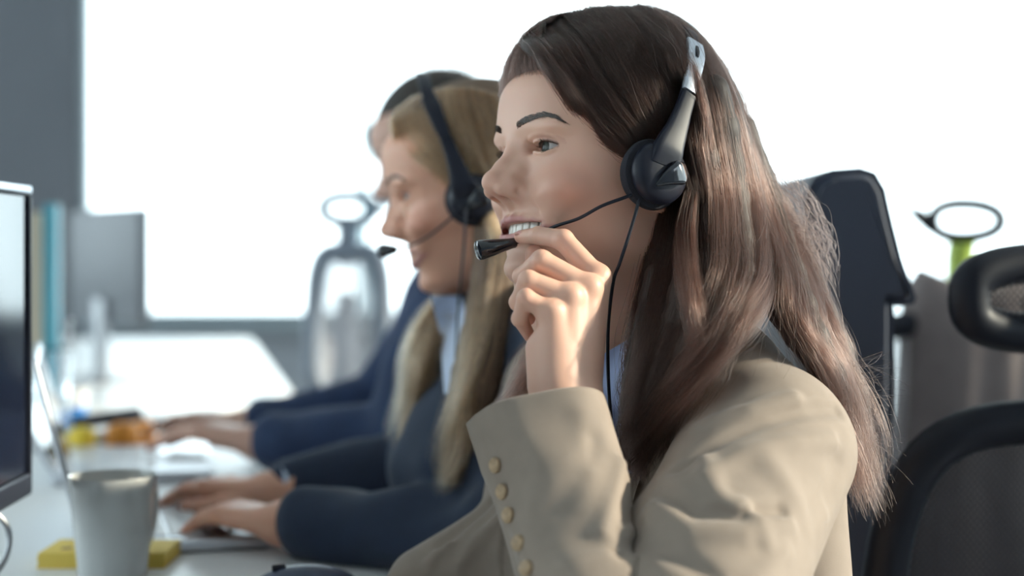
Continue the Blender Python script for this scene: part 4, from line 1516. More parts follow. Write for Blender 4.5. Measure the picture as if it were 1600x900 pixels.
hair_object('hair', [
    tone_for_light(strands(A_G, 7000, thick=0.30, clump=0.6, nclump=120, frizz=0.12, seed=1, lo=0.95, field=W_cap), 0.72),  # near side toned down, its shade put into the colour
    strands(B_front, 5200, n=26, thick=0.62, clump=0.74, nclump=90, frizz=0.16, wave=1.5, lo=0.75, seed=2, field=W_cap),
    strands(B_back, 5200, n=26, thick=0.60, clump=0.74, nclump=100, frizz=0.18, wave=1.4, lo=0.66, seed=3, field=W_cap),
    tone_for_light(strands(C_G, 4200, n=24, thick=0.50, clump=0.74, nclump=60, frizz=0.16, wave=1.1, lo=0.8, seed=4), 0.55),
    tone_for_light(strands(D_G, 1100, n=22, thick=0.35, clump=0.55, nclump=14, frizz=0.12, wave=0.25, lo=0.85, seed=5), 2.2),
    strands(F_G, 2600, n=14, thick=0.22, clump=0.45, nclump=60, frizz=0.07, lo=0.9, seed=6),
    tone_for_light(strands(E_G, 900, n=20, thick=0.5, clump=0.5, nclump=16, frizz=0.25, wave=0.4, lo=0.7, seed=7), 4.0),  # pale tone paints the backlight on the far hair

    flyaways(), strays(),
], M_hair, person1, r0=0.010, r1=0.004)
# ------------------------------------------------------------------ headset
M_black = mat('black_plastic', (0.010, 0.012, 0.022), rough=0.42, spec=0.3)
M_gloss = mat('glossy_black_plastic', (0.010, 0.012, 0.018), rough=0.10, coat=0.6)
M_foam = mat('black_foam', (0.010, 0.011, 0.018), rough=0.9, bump=(500, 0.5, 0.001))
M_silver = mat('silver_plastic', (0.55, 0.60, 0.68), rough=0.28, metal=0.6)


def strap(pts, wid, thk, side, n=60):
    """flat band: pts path, wid/thk per point, side = direction of its width"""
    P = catmull(pts, n)
    k = len(pts)
    w = np.interp(np.linspace(0, 1, n), np.linspace(0, 1, k), wid); h = np.interp(np.linspace(0, 1, n), np.linspace(0, 1, k), thk)
    T = np.gradient(P, axis=0); T /= np.linalg.norm(T, axis=1)[:, None]
    S = np.asarray(side, float)
    S = S[None] - T * (T @ S)[:, None]; S /= np.linalg.norm(S, axis=1)[:, None]
    N = np.cross(T, S)
    ring = [(math.copysign(abs(math.cos(a)) ** 0.45, math.cos(a)), math.copysign(abs(math.sin(a)) ** 0.45, math.sin(a))) for a in np.linspace(0, 2 * math.pi, 20, endpoint=False)]
    V = np.concatenate([[P[i] + S[i] * a * w[i] / 2 + N[i] * b * h[i] / 2 for a, b in ring] for i in range(n)])
    m = 20
    F = [(i * m + j, i * m + (j + 1) % m, (i + 1) * m + (j + 1) % m, (i + 1) * m + j) for i in range(n - 1) for j in range(m)]
    F += [tuple(range(m))[::-1], tuple((n - 1) * m + j for j in range(m))]
    return V, F


def build_headset(O, R, label, boom_w, cable_w, mic_r=(0.42, 0.82), wide=9.0, tilt=0.0, tall=1.0, clip_m=None):
    """boom_w: world points (cm) of the boom from the cup to the microphone's far end"""
    root = empty('headset', O)
    tag(root, label, 'headset', 'telephone headsets worn by the women')
    T = lambda p: R @ (np.asarray(p, float)) / 100                  # local to the empty
    def part(name, V, F, m, parent=root, auto=40):
        return link(name, pmesh(name, [T(v) for v in V], F), m, parent, True, auto)
    w = wide
    ct, st = math.cos(math.radians(tilt)), math.sin(math.radians(tilt))
    def tl(pts):
        out = []
        for x, y, z in pts:
            dx, dz = x - 1.2, (z + 2.0) * tall
            out.append((1.2 + dx * ct - dz * st, y, -2.0 + dz * ct + dx * st))
        return out
    arc = [(-0.6, w - .1, 3.0), (-1.6, w - .5, 5.6), (-2.7, w - 1.6, 8.4), (-4.0, w - 4.0, 11.2), (-4.9, 1.8, 12.7), (-4.9, -1.8, 12.7), (-4.0, -w + 4.0, 11.2), (-2.7, -w + 1.6, 8.4), (-1.6, -w + .5, 5.6), (-0.6, -w + .1, 3.0)]
    V, F = strap(tl(arc), [1.3, 1.3, 1.35, 1.4, 1.4, 1.4, 1.4, 1.35, 1.3, 1.3], [0.32] * 10, (1, 0, 0.3))
    part('headband', V, F, M_black)
    for s in (1, -1):
        sl = [(-1.35, s * (w - .18), 5.0), (-2.0, s * (w - .6), 6.7), (-2.75, s * (w - 1.35), 8.5), (-3.25, s * (w - 2.3), 9.8)]
        V, F = strap(tl(sl), [1.25, 1.5, 1.75, 1.65], [0.55, 0.55, 0.5, 0.45], (1, 0, 0.3), 24)
        clip = part('slider_clip', V, F, clip_m or M_silver)
        if clip_m is None: clip['label'] = 'silver slider clip of the headband'
        sl2 = tl([(-2.55, s * (w - .95), 8.2), (-2.95, s * (w - 1.55), 9.2)])
        V, F = strap([sl2[0], ((sl2[0][0] + sl2[1][0]) / 2, (sl2[0][1] + sl2[1][1]) / 2 + s * .06, (sl2[0][2] + sl2[1][2]) / 2), sl2[1]], [0.3, 0.42, 0.3], [0.3, 0.3, 0.3], (1, 0, 0.3), 10)
        part('slot', V, F, M_black, clip)
        ya = s * w
        arm = [(1.2, ya + s * .5, -1.5), (0.9, ya + s * .65, -0.1), (0.1, ya + s * .45, 1.6), (-0.6, ya + s * .2, 3.2), (-1.25, ya - s * .05, 4.7)]
        V, F = strap(tl(arm), [2.9, 2.6, 1.9, 1.5, 1.35], [0.9, 1.0, 0.85, 0.75, 0.7], (1, 0, 0.35), 40)
        part('arm', V, F, M_black)
        mb = MB()
        mb.lathe([(0.01, 0.9), (1.3, 0.85), (2.1, 0.6), (2.45, 0.2), (2.5, -0.2), (2.3, -0.6), (0.01, -0.7)], 48, c=(1.2, ya, -2.0), axis=(0, s, 0))
        cup = part('ear_cup', mb.v, mb.f, M_black)
        mb = MB()
        mb.lathe([(0.6, 0.1), (1.4, 0.35), (2.3, 0.42), (2.75, 0.15), (2.85, -0.3), (2.65, -0.8), (2.1, -1.05), (1.2, -0.8), (0.6, -0.6)], 48, c=(1.25, ya - s * .75, -2.0), axis=(0, s, 0))
        part('ear_pad', mb.v, mb.f, M_foam, cup)
        # glossy teardrop hub
        V, F = strap([(2.0, ya + s * .75, -3.15), (1.2, ya + s * 1.1, -2.55), (0.2, ya + s * 1.15, -2.0), (-0.6, ya + s * .85, -1.6)], [0.25, 1.2, 2.0, 1.2], [0.3, 0.7, 0.8, 0.4], (0.45, 0, 1), 24)
        part('hub', V, F, M_gloss, cup)
    P = catmull(boom_w, 60)
    k = len(boom_w)
    loc = lambda Q: (np.asarray(Q) - O * 100) / 100
    V, F = tube_geo(loc(P[:int(60 * (k - 2) / (k - 1)) + 1]), 0.00135, 12)
    link('microphone_boom', pmesh('microphone_boom', V, F), M_black, root)
    a, b = np.asarray(boom_w[-2]), np.asarray(boom_w[-1])
    mp = [a + (b - a) * t for t in (0, 0.04, 0.12, 0.16, 0.5, 0.9, 0.97, 1.0)]
    rr = np.interp([0, .1, 1], [0, .1, 1], [mic_r[0], mic_r[0], mic_r[1]])
    V, F = tube_geo(loc(mp), np.array([0.8 * mic_r[0], mic_r[0], mic_r[0], mic_r[0] * 1.05, (mic_r[0] + mic_r[1]) / 2 * 1.02, mic_r[1], mic_r[1] * .95, mic_r[1] * .6]) / 100, 28)
    link('microphone', pmesh('microphone', V, F), M_gloss, root, True, 50)
    V, F = tube_geo(loc(catmull(cable_w, 60)), 0.0014, 10)
    link('cable', pmesh('cable', V, F), M_black, root)
    return root


headset1 = build_headset(W_O, W_R, 'black headset with a silver slider clip on the brown-haired woman in front',
    [cmp(998, 300, 1.198), cmp(975, 309, 1.196), cmp(940, 322, 1.197), cmp(905, 341, 1.203), cmp(872, 352, 1.212), cmp(846, 363, 1.224), cmp(822, 374, 1.229), cmp(806, 379, 1.226), cmp(745, 392, 1.214)],
    [cmp(1000, 302, 1.198), cmp(994, 330, 1.198), cmp(982, 370, 1.195), cmp(968, 412, 1.19), cmp(958, 442, 1.195), cmp(950, 520, 1.21), cmp(952, 620, 1.21), cmp(962, 720, 1.20), cmp(968, 800, 1.20)], wide=9.6)
# ------------------------------------------------------------------ the two colleagues farther along the desk
M_navy_cloth = mat('navy_suit_cloth', (0.010, 0.026, 0.075), rough=0.85, sheen=0.08, noise=(40, 0.08), bump=(900, 0.2, 0.0008))
M_slate_cloth = mat('slate_blazer_cloth', (0.016, 0.028, 0.058), rough=0.85, sheen=0.1, noise=(40, 0.08), bump=(900, 0.2, 0.0008))
M_wshirt = mat('white_shirt_cloth', (0.60, 0.68, 0.85), rough=0.8)
M_blond = hair_mat('blond_hair', (0.22, 0.125, 0.068), rough=0.35, rnd=0.4)
M_blond_under = mat('blond_hair_under', (0.13, 0.08, 0.05), rough=0.7)
M_dhair = hair_mat('dark_short_hair', (0.05, 0.035, 0.03), rough=0.35)
M_dunder = mat('dark_hair_under', (0.02, 0.015, 0.012), rough=0.7)


def colleague(name, label, O, yaw, pitch, roll, nb, tyaw, arms, hands, cloth, shirt_m, bust, tint, h=0.24, group='office workers at the desk'):
    O = np.array(O); R = rot_head(yaw, pitch, roll)
    T = Torso(nb, tyaw, lean=8, broad=1.0 if bust else 1.15, bust=bust)
    nt = O * 100 + R @ np.array([-1.8, 0, -7.0])
    arm_chains = [[tuple(p) + (r,) for p, r in zip(a, (4.6, 3.9, 2.3))] for a in arms]
    bd = body_sdf(T, nt, arm_chains)
    hw = head_world(O, R, lambda P: head_sdf(P, True))
    parts, cols = [], []
    c = O * 100
    v, q = nets(lambda P: smin(hw(P), bd(P), 1.6), c + (-14, -14, -24), c + (16, 14, 13), h, slack=1.5)
    parts.append((v, q)); cols.append(head_color((v - c) @ R, tint))
    for H in hands:
        f = hand_sdf_factory(H)
        P = np.array(sum([list(F) for F in H['fingers']], []) + H['wrist'] + H['thumb'])
        v, q = nets(f, P.min(0) - 2.5, P.max(0) + 2.5, h, slack=1.5)
        parts.append((v, q)); cols.append(hand_color(v, H, tint))
    lo = np.minimum(T.o - (25, 30, 50), np.min([np.min(a, 0) for a in arms], 0) - 6); hi = np.maximum(T.o + (25, 30, 4), np.max([np.max(a, 0) for a in arms], 0) + 6)
    v, q = nets(bd, lo, hi, 1.0)
    parts.append((v, q)); cols.append(np.tile(tint, (len(v), 1)))
    V, Q = join_parts(parts)
    me = pmesh('body', V / 100, Q); add_color(me, np.concatenate(cols))
    o = link(name, me, M_skin)
    tag(o, label, 'person', group)
    person_face(o, O, R, False)
    for s in (1, -1):
        strands_mesh(O + brow_curves(s, 200) @ R.T / 100, .0002).build('eyebrow', M_brow, o)
    sdf_object('shirt', shirt_sdf(T), T.o + (-26, -28, -38), T.o + (26, 28, 8), 0.6, shirt_m, o)
    def base(P):
        t = T.trunk(P) - 1.0
        q = T.loc(P)
        t = np.maximum(t, -q[:, 2] - 48)
        for a in arms:
            w = a[1] + (a[2] - a[1]) * 0.86
            t = smin(t, chain(P, [tuple(a[0]) + (6.4,), tuple(a[1]) + (5.4,), tuple(w) + (4.1,)], 1.0), 1.0)
        return t
    g = with_folds(neck_opening(T, base, wide=8.5), [], noise=0.45, nseed=3)
    v, q = nets(g, lo - 2, hi + 2, 0.5, slack=1.5)
    b = link('jacket', pmesh('jacket', v / 100, q), cloth, o)
    for a, H in zip(arms, hands):                     # shirt cuffs
        ax = (a[2] - a[1]) / np.linalg.norm(a[2] - a[1])
        V, F = tube_geo(np.array([a[1] + (a[2] - a[1]) * t for t in (0.80, 0.86, 0.93)]) / 100, [0.034, 0.034, 0.033], 24)
        link('shirt_cuff', pmesh('shirt_cuff', V, F), shirt_m, b)
    return o, O, R, T


# the blonde woman
_lw, _rw = cmp(445, 818, 1.62), cmp(425, 768, 1.80)
_arms2 = [[np.array([6.0, 156.0, 96.0]), cmp(790, 836, 1.50), _lw], [np.array([0.5, 186.0, 96.5]), cmp(640, 752, 1.84), _rw]]
_hands2 = [typing_hand(_lw, cmp(352, 800, 1.655), cmp(285, 836, 1.69), (0, 1, 0), 0.92),
           typing_hand(_rw, cmp(335, 760, 1.82), cmp(262, 783, 1.85), (0, -1, 0), 0.92)]
person2, P2O, P2R, P2T = colleague('person', 'blonde woman in a dark blazer and headset typing on a laptop', (-0.037, 1.67, 1.135), 2, -14, 0,
    (0.035, 1.695, 1.002), 8, _arms2, _hands2, M_slate_cloth, M_wshirt, 1.0, (0.66, 0.35, 0.24))
V, F = patch(lambda P: P2T.trunk(P) - 1.4, [(672, 462), (684, 505), (690, 560), (694, 615)], [(722, 462), (730, 505), (724, 560), (712, 615)], 8, 14, 0.3, 0.25, 164.0)
link('shirt_front', pmesh('shirt_front', V / 100, F), M_wshirt, bpy.data.objects['shirt.001'], True, 50)
P2_cap = cap_field(P2O, P2R, rx=9.6, ry=8.1, rz=8.6)


def on_field(field, pts, lift=0.6):
    out = []
    for p in pts:
        h_ = trace(field, p[0], p[1], 100, 260)
        if h_ is not None and h_[1] < p[2] * 100 + 3.5:
            out.append(h_ - np.array([h_[0], h_[1], h_[2] - ZC * 100]) / np.linalg.norm(h_) * lift)
        else:
            out.append(cmp(*p))
    return np.array(out)


_t2 = [on_field(P2_cap, g) for g in [
    [(622, 172, 1.66), (612, 196, 1.62), (622, 222, 1.60), (650, 245, 1.59), (680, 268, 1.59), (715, 300, 1.585), (745, 335, 1.58)],
    [(650, 152, 1.68), (645, 185, 1.62), (662, 222, 1.595), (690, 255, 1.585), (718, 285, 1.58), (745, 320, 1.58), (762, 355, 1.58)],
    [(690, 140, 1.69), (692, 178, 1.62), (710, 220, 1.59), (730, 262, 1.58), (748, 300, 1.58), (764, 340, 1.58), (774, 380, 1.58)],
    [(735, 138, 1.70), (742, 175, 1.63), (756, 220, 1.60), (768, 265, 1.59), (778, 310, 1.59), (786, 350, 1.59), (790, 390, 1.59)],
    [(775, 150, 1.72), (792, 185, 1.67), (806, 230, 1.64), (814, 280, 1.63), (818, 330, 1.63), (818, 370, 1.63), (815, 410, 1.62)],
]]
_l2 = [np.array([cmp(*p) for p in g]) for g in [
    [(752, 345, 1.60), (756, 400, 1.60), (750, 455, 1.575), (738, 520, 1.54), (722, 590, 1.52), (708, 660, 1.52), (696, 730, 1.53), (690, 770, 1.53)],
    [(768, 355, 1.59), (768, 410, 1.58), (764, 470, 1.555), (752, 530, 1.53), (738, 600, 1.515), (724, 670, 1.51), (706, 740, 1.52), (700, 775, 1.52)],
    [(785, 360, 1.59), (784, 420, 1.575), (776, 480, 1.55), (762, 545, 1.525), (748, 610, 1.51), (735, 670, 1.51), (722, 730, 1.515)],
    [(805, 370, 1.61), (808, 430, 1.59), (806, 500, 1.56), (800, 560, 1.54), (790, 620, 1.53), (780, 670, 1.53)],
]]
_r2 = [np.array([cmp(*p) for p in g]) for g in [
    [(712, 430, 1.70), (684, 470, 1.68), (656, 510, 1.66), (640, 560, 1.65), (634, 610, 1.65), (626, 660, 1.66), (618, 700, 1.67)],
    [(722, 440, 1.70), (696, 485, 1.67), (668, 525, 1.65), (652, 570, 1.64), (650, 620, 1.64), (640, 665, 1.65), (636, 705, 1.66)],
    [(728, 450, 1.69), (704, 495, 1.66), (680, 540, 1.64), (664, 585, 1.63), (664, 630, 1.63), (654, 670, 1.64), (650, 700, 1.65)],
]]
def _base2(P):
    d = P2_cap(P)
    for g, r in ((_l2[0], 1.3), (_l2[1], 1.5), (_l2[2], 1.7), (_l2[3], 1.8), (_r2[1], 1.4)):
        pts = resample(g, 10)
        d = smin(d, chain(P, [tuple(p + (0.2, 1.2, 0)) + (r * (1 if i < 6 else (10.5 - i) / 4.5),) for i, p in enumerate(pts)], 0.6), 0.9)
    return d.astype(f32)
_v, _q = nets(_base2, P2O * 100 + (-16, -22, -42), P2O * 100 + (18, 14, 13), 0.5, slack=1.6)
link('hair_underlayer', pmesh('hair_underlayer', _v / 100, _q), M_blond_under, person2)
hair_object('hair', [
    strands(_t2, 3200, n=14, thick=0.35, clump=0.5, nclump=70, frizz=0.15, seed=11, lo=0.9),
    strands(_l2, 2600, n=18, thick=0.7, clump=0.65, nclump=30, frizz=0.25, wave=1.5, seed=12, lo=0.75),
    strands(_r2, 1500, n=18, thick=0.7, clump=0.65, nclump=18, frizz=0.25, wave=1.5, seed=13, lo=0.75),
], M_blond, person2, r0=0.014, r1=0.005)
headset2 = build_headset(P2O, P2R, 'dark headset on the blonde woman, with a short microphone at her mouth',
    [cmp(722, 322, 1.565), cmp(700, 345, 1.57), cmp(665, 372, 1.59), cmp(635, 386, 1.61), cmp(618, 390, 1.63), cmp(596, 392, 1.64)],
    [cmp(728, 325, 1.565), cmp(726, 370, 1.565), cmp(722, 420, 1.57), cmp(716, 480, 1.58), cmp(712, 560, 1.60)], mic_r=(0.5, 0.8), tilt=-32, tall=0.9, clip_m=M_black)

# the man behind her
_lw3, _rw3 = cmp(405, 692, 2.08), cmp(385, 664, 2.36)
_arms3 = [[np.array([-7.0, 202.0, 99.5]), cmp(625, 690, 2.02), _lw3], [np.array([-10.0, 243.0, 99.5]), cmp(600, 640, 2.42), _rw3]]
_hands3 = [typing_hand(_lw3, cmp(318, 672, 2.11), cmp(240, 694, 2.14), (0, 1, 0), 1.08), typing_hand(_rw3, cmp(310, 655, 2.38), cmp(245, 672, 2.38), (0, -1, 0), 1.08)]
person3, P3O, P3R, P3T = colleague('person', 'dark-haired man in a navy suit typing, mostly hidden behind the blonde woman', (-0.100, 2.22, 1.205), 0, -20, 0,
    (-0.02, 2.24, 1.040), 4, _arms3, _hands3, M_navy_cloth, M_wshirt, 0, (0.50, 0.29, 0.22), h=0.3)
P3_cap = cap_field(P3O, P3R, rx=9.7, ry=7.9, rz=9.2, line=6.6)
_v, _q = nets(P3_cap, P3O * 100 + (-14, -14, -12), P3O * 100 + (16, 14, 13), 0.5, slack=1.6)
link('hair_underlayer', pmesh('hair_underlayer', _v / 100, _q), M_dunder, person3)
def short_hair(v, c, n=2600, L=1.6):
    r = np.random.default_rng(31)
    i = r.integers(0, len(v), n)
    p = v[i]; o = p - c; o /= np.linalg.norm(o, axis=1)[:, None]
    d = o * 0.45 + np.array([0.75, 0, -0.15]) + r.normal(0, .15, (n, 3))
    t = np.linspace(0, 1, 6)
    return p[:, None] + d[:, None] * L * t[None, :, None]
hair_object('hair', [short_hair(_v, P3O * 100)], M_dhair, person3, r0=0.02, r1=0.008)
# ------------------------------------------------------------------ desks and what stands on them
M_desk = mat('white_laminate', (0.74, 0.75, 0.76), rough=0.35, noise=(3, 0.02))
M_leg = mat('grey_metal', (0.35, 0.36, 0.38), rough=0.4, metal=0.8)
M_alu = mat('brushed_aluminium', (0.62, 0.64, 0.68), rough=0.32, metal=0.9)
M_screen = mat('dark_screen', (0.012, 0.016, 0.03), rough=0.10, spec=0.7)
M_mug = mat('pale_grey_glaze', (0.50, 0.51, 0.50), rough=0.22, coat=0.4, noise=(6, 0.02))
M_yellow = mat('yellow_paper', (0.72, 0.52, 0.10), rough=0.7)
M_mouse = mat('dark_blue_plastic', (0.03, 0.045, 0.09), rough=0.4)
M_white = mat('white_plastic', (0.75, 0.76, 0.78), rough=0.4)
M_key = mat('black_keys', (0.02, 0.02, 0.025), rough=0.5)
DZ = 0.74


def desk(name, label, outline, legs, top=DZ, group=None):
    r = empty(name, (sum(p[0] for p in outline) / len(outline), sum(p[1] for p in outline) / len(outline), 0))
    tag(r, label, 'desk', group)
    o = r.location
    pts = [(x - o.x, y - o.y) for x, y in outline]
    bm = bmesh.new()
    f = bm.faces.new([bm.verts.new((x, y, top - 0.028)) for x, y in pts])
    ex = bmesh.ops.extrude_face_region(bm, geom=[f])
    for v in [g for g in ex['geom'] if isinstance(g, bmesh.types.BMVert)]: v.co.z = top
    bmesh.ops.recalc_face_normals(bm, faces=bm.faces[:])
    bmesh.ops.bevel(bm, geom=[e for e in bm.edges], offset=0.003, segments=2, affect='EDGES')
    me = bpy.data.meshes.new('tabletop'); bm.to_mesh(me); bm.free()
    link('tabletop', me, M_desk, r, True, 35)
    for x, y in legs:
        MB().box((x - o.x, y - o.y, (top - 0.028) / 2), (0.05, 0.05, top - 0.028), None, 0.006).build('leg', M_leg, r)
    return r


desk('desk', 'long white desk where the three office workers sit side by side', [(-1.55, 0.55), (0.09, 0.80), (-0.22, 2.80), (-1.85, 2.75)],
     [(-1.45, 0.65), (0.0, 0.88), (-0.3, 2.7), (-1.75, 2.65)])
desk('desk', 'white desk bathed in sunlight near the left end of the window', [(-1.75, 3.00), (-0.60, 2.97), (-0.50, 3.49), (-0.93, 5.49), (-2.1, 5.5)],
     [(-1.65, 3.1), (-0.65, 3.1), (-1.0, 5.4), (-2.0, 5.4)])

# mug
mg = empty('mug', (-0.390, 1.50, DZ), 0.8)
tag(mg, 'plain pale grey mug standing on the desk beside the black monitor', 'mug')
MB().lathe([(0.0001, 0.0), (0.029, 0.0), (0.032, 0.002), (0.0335, 0.008), (0.0375, 0.05), (0.0405, 0.088), (0.0423, 0.0985), (0.0418, 0.1003), (0.0400, 0.0995), (0.0380, 0.088), (0.0350, 0.05), (0.031, 0.010), (0.0001, 0.007)], 64).build('cup', M_mug, mg)
MB().tube(catmull([(0.037, 0.006, 0.080), (0.052, 0.016, 0.084), (0.062, 0.024, 0.070), (0.060, 0.024, 0.045), (0.048, 0.016, 0.026), (0.034, 0.006, 0.022)], 24), 0.0050, 12, flat=1.3).build('handle', M_mug, mg)
# yellow block of notes
nb = MB()
for k in range(6):
    nb.box((0.0005 * (k % 3 - 1), 0, 0.0012 + k * 0.0026), (0.128, 0.076, 0.0024), None, 0.0004)
tag(nb.build('notepad', M_yellow), 'thin yellow notepad lying on the desk behind the mug', 'notepad')
bpy.data.objects['notepad'].location = (-0.412, 1.578, DZ)
MB().lathe([(0.0001, 0.0005), (0.0055, 0.0004), (0.006, 0.0)], 20).build('mark', mat('brown_ink', (0.25, 0.13, 0.06), rough=0.7), bpy.data.objects['notepad']).location = (-0.042, -0.012, 0.0155)

# mouse beside the front woman's arm
ms = empty('computer_mouse', (-0.186, 1.385, DZ), 0.15)
tag(ms, 'dark blue computer mouse on the desk beside the beige sleeve', 'mouse')
V, F = nets(lambda P: smax(ell(P, (0, 0, 0.4), (5.6, 3.2, 3.2)), -P[:, 2] + 0.15, 0.3), (-6.5, -4, -1), (6.5, 4, 4.5), 0.25)
link('shell', pmesh('shell', V / 100, F), M_mouse, ms)
MB().tube([(-0.03, 0, 0.0335), (-0.018, 0, 0.0345)], 0.003, 12).build('wheel', M_black, ms)

# black monitor at the left edge, its screen towards the woman in front
mo = empty('monitor', (-0.480, 1.235, DZ), math.radians(2))
tag(mo, 'black monitor with a silver bezel at the left edge beside the mug', 'monitor')
h = 0.300; wd = 0.53; zc = 0.082 + h / 2
MB().box((0, 0, zc), (0.030, wd, h), None, 0.006).build('back_shell', M_black, mo)
MB().box((0.0165, 0, zc + 0.006), (0.002, wd - 0.022, h - 0.034)).build('screen', M_screen, mo, False)
fr = MB()
fr.box((0.017, 0, zc + h / 2 - 0.004), (0.008, wd, 0.008), None, 0.002)
fb = fr.build('bezel', M_silver, mo); fb['label'] = 'silver upper bezel'
for s in (1, -1): MB().box((0.017, s * (wd / 2 - 0.004), zc - 0.004), (0.008, 0.008, h - 0.01), None, 0.002).build('side_bezel', M_black, mo)
MB().box((0.017, 0, zc - h / 2 + 0.010), (0.008, wd, 0.022), None, 0.003).build('chin', M_black, mo)
MB().box((-0.02, -0.09, 0.06), (0.02, 0.07, 0.12), None, 0.004).build('neck', M_leg, mo)
MB().box((0.0, -0.09, 0.006), (0.17, 0.22, 0.012), None, 0.005).build('base', M_black, mo)
MB().tube(catmull([(-0.01, 0.19, 0.09), (0.012, 0.21, 0.06), (0.012, 0.205, 0.03), (0.0, 0.175, 0.012), (-0.01, 0.13, 0.006), (-0.02, 0.06, 0.004)], 30), 0.0028, 10).build('cable', M_leg, mo)

# laptops
def laptop(label, loc, rz, lid_deg, w=0.31, d=0.215, dark=False, group=None):
    r = empty('laptop', loc, rz)
    tag(r, label, 'laptop', group)
    b = MB().box((0, 0, 0.0085), (d, w, 0.013), None, 0.004).build('base', M_alu, r)
    MB().box((0, 0, 0.0018), (d - .012, w - .012, 0.0036), None, 0.001).build('foot', M_black, r)
    kb = MB()
    for i in range(5):
        for j in range(12):
            kb.box((-0.055 + i * 0.019, (j - 5.5) * 0.0215, 0.0158), (0.016, 0.0185, 0.002), None, 0.0005)
    kb.build('keys', M_key if dark else M_white, b)
    MB().box((0.072, 0, 0.0152), (0.055, 0.095, 0.0012)).build('touchpad', M_leg, b)
    a = math.radians(lid_deg)
    lid = MB().box((0, 0, 0), (0.006, w, d), None, 0.0025)
    M = Matrix.Translation((-d / 2 + 0.004, 0, 0.014)) @ Matrix.Rotation(-a, 4, 'Y') @ Matrix.Translation((0, 0, d / 2))
    lid.v = [M @ Vector(v) for v in lid.v]
    lo = lid.build('lid', M_alu, r)
    sc = MB().box((0.0034, 0, 0), (0.0012, w - 0.016, d - 0.016)); sc.v = [M @ Vector(v) for v in sc.v]
    sc.build('screen', M_screen, lo, False)
    return r


laptop('open silver laptop under the hands of the blonde woman', (-0.394, 1.760, DZ), math.radians(16.3), 14, d=0.20)
laptop('open silver laptop under the hands of the man in navy', (-0.55, 2.25, DZ), math.radians(12), 28)

# far monitor on the sunlit desk, seen from its back at a slant
fm = empty('monitor', (-0.985, 3.75, DZ), math.radians(38))
tag(fm, 'grey monitor standing on the sunlit desk near the left window edge', 'monitor')
MB().box((0, 0, 0.28), (0.03, 0.42, 0.28), None, 0.008).build('back_shell', M_dark, fm)
MB().box((0.016, 0, 0.285), (0.002, 0.40, 0.25)).build('screen', mat('grey_screen', (0.16, 0.17, 0.20), rough=0.25), fm, False)
MB().box((-0.02, 0, 0.10), (0.02, 0.06, 0.2), None, 0.004).build('neck', M_leg, fm)
MB().box((0.0, 0, 0.006), (0.16, 0.2, 0.012), None, 0.004).build('base', M_leg, fm)

# upright divider with a teal edge at the end of the near desk
dv = empty('desk_divider', (-1.19, 2.89, 0))
tag(dv, 'slim upright cream desk divider with a teal edge beyond the left monitor', 'divider')
MB().box((-0.01, 0, 0.60), (0.64, 0.022, 1.06), None, 0.003).build('panel', mat('cream_fabric', (0.50, 0.44, 0.34), rough=0.9, bump=(300, 0.3, 0.001)), dv)
MB().box((0.325, 0, 0.60), (0.024, 0.030, 1.09), None, 0.003).build('edge_strip', M_teal, dv)
for x in (-0.25, 0.25): MB().box((x, 0, 0.035), (0.05, 0.14, 0.07), None, 0.006).build('foot', M_leg, dv)

# glass, cup and fruit at the far end of the near desk
M_glass = mat('clear_glass', (0.95, 0.98, 1.0), rough=0.02, trans=1.0)
gl = MB().lathe([(0.0001, 0.0), (0.026, 0.0), (0.030, 0.004), (0.034, 0.16), (0.0355, 0.165), (0.0325, 0.162), (0.028, 0.012), (0.0001, 0.010)], 40).build('drinking_glass', M_glass)
gl.location = at(78, 668, 2.45); gl.location.z = DZ
tag(gl, 'tall clear drinking glass on the far end of the desk beside the monitor edge', 'glass')
MB().tube([(0.004, 0.0, 0.012), (0.034, 0.0, 0.21)], 0.0035, 10).build('straw', M_white, gl)
bc = empty('paper_cup', Vector((at(112, 660, 2.60).x, 2.60, DZ)))
tag(bc, 'blue and white paper cup on the desk behind the drinking glass', 'cup')
MB().lathe([(0.0001, 0), (0.020, 0), (0.026, 0.055)], 32).build('cup', mat('blue_card', (0.03, 0.22, 0.62), rough=0.5), bc)
MB().lathe([(0.026, 0.055), (0.030, 0.085), (0.0305, 0.088), (0.028, 0.085), (0.024, 0.05), (0.0001, 0.045)], 32).build('rim_band', M_white, bc)


def fruit(name, label, px, Y, r, m, cat, squash=0.9):
    x = at(px, 660, Y).x
    o = empty(name, (x, Y, DZ))
    tag(o, label, cat)
    prof = [(max(r * math.sin(math.pi * i / 24) * (1 + 0.03 * math.cos(6 * math.pi * i / 24)), 1e-5), r * squash * (1 - math.cos(math.pi * i / 24)) - (0.12 * r * math.exp(-((i - 24) / 2.0) ** 2))) for i in range(25)]
    MB().lathe(prof, 32).build('flesh', m, o)
    MB().tube([(0, 0, 2 * r * squash - 0.14 * r), (0.002, 0, 2 * r * squash + 0.004)], 0.0018, 8).build('stem', M_key, o)
    return o


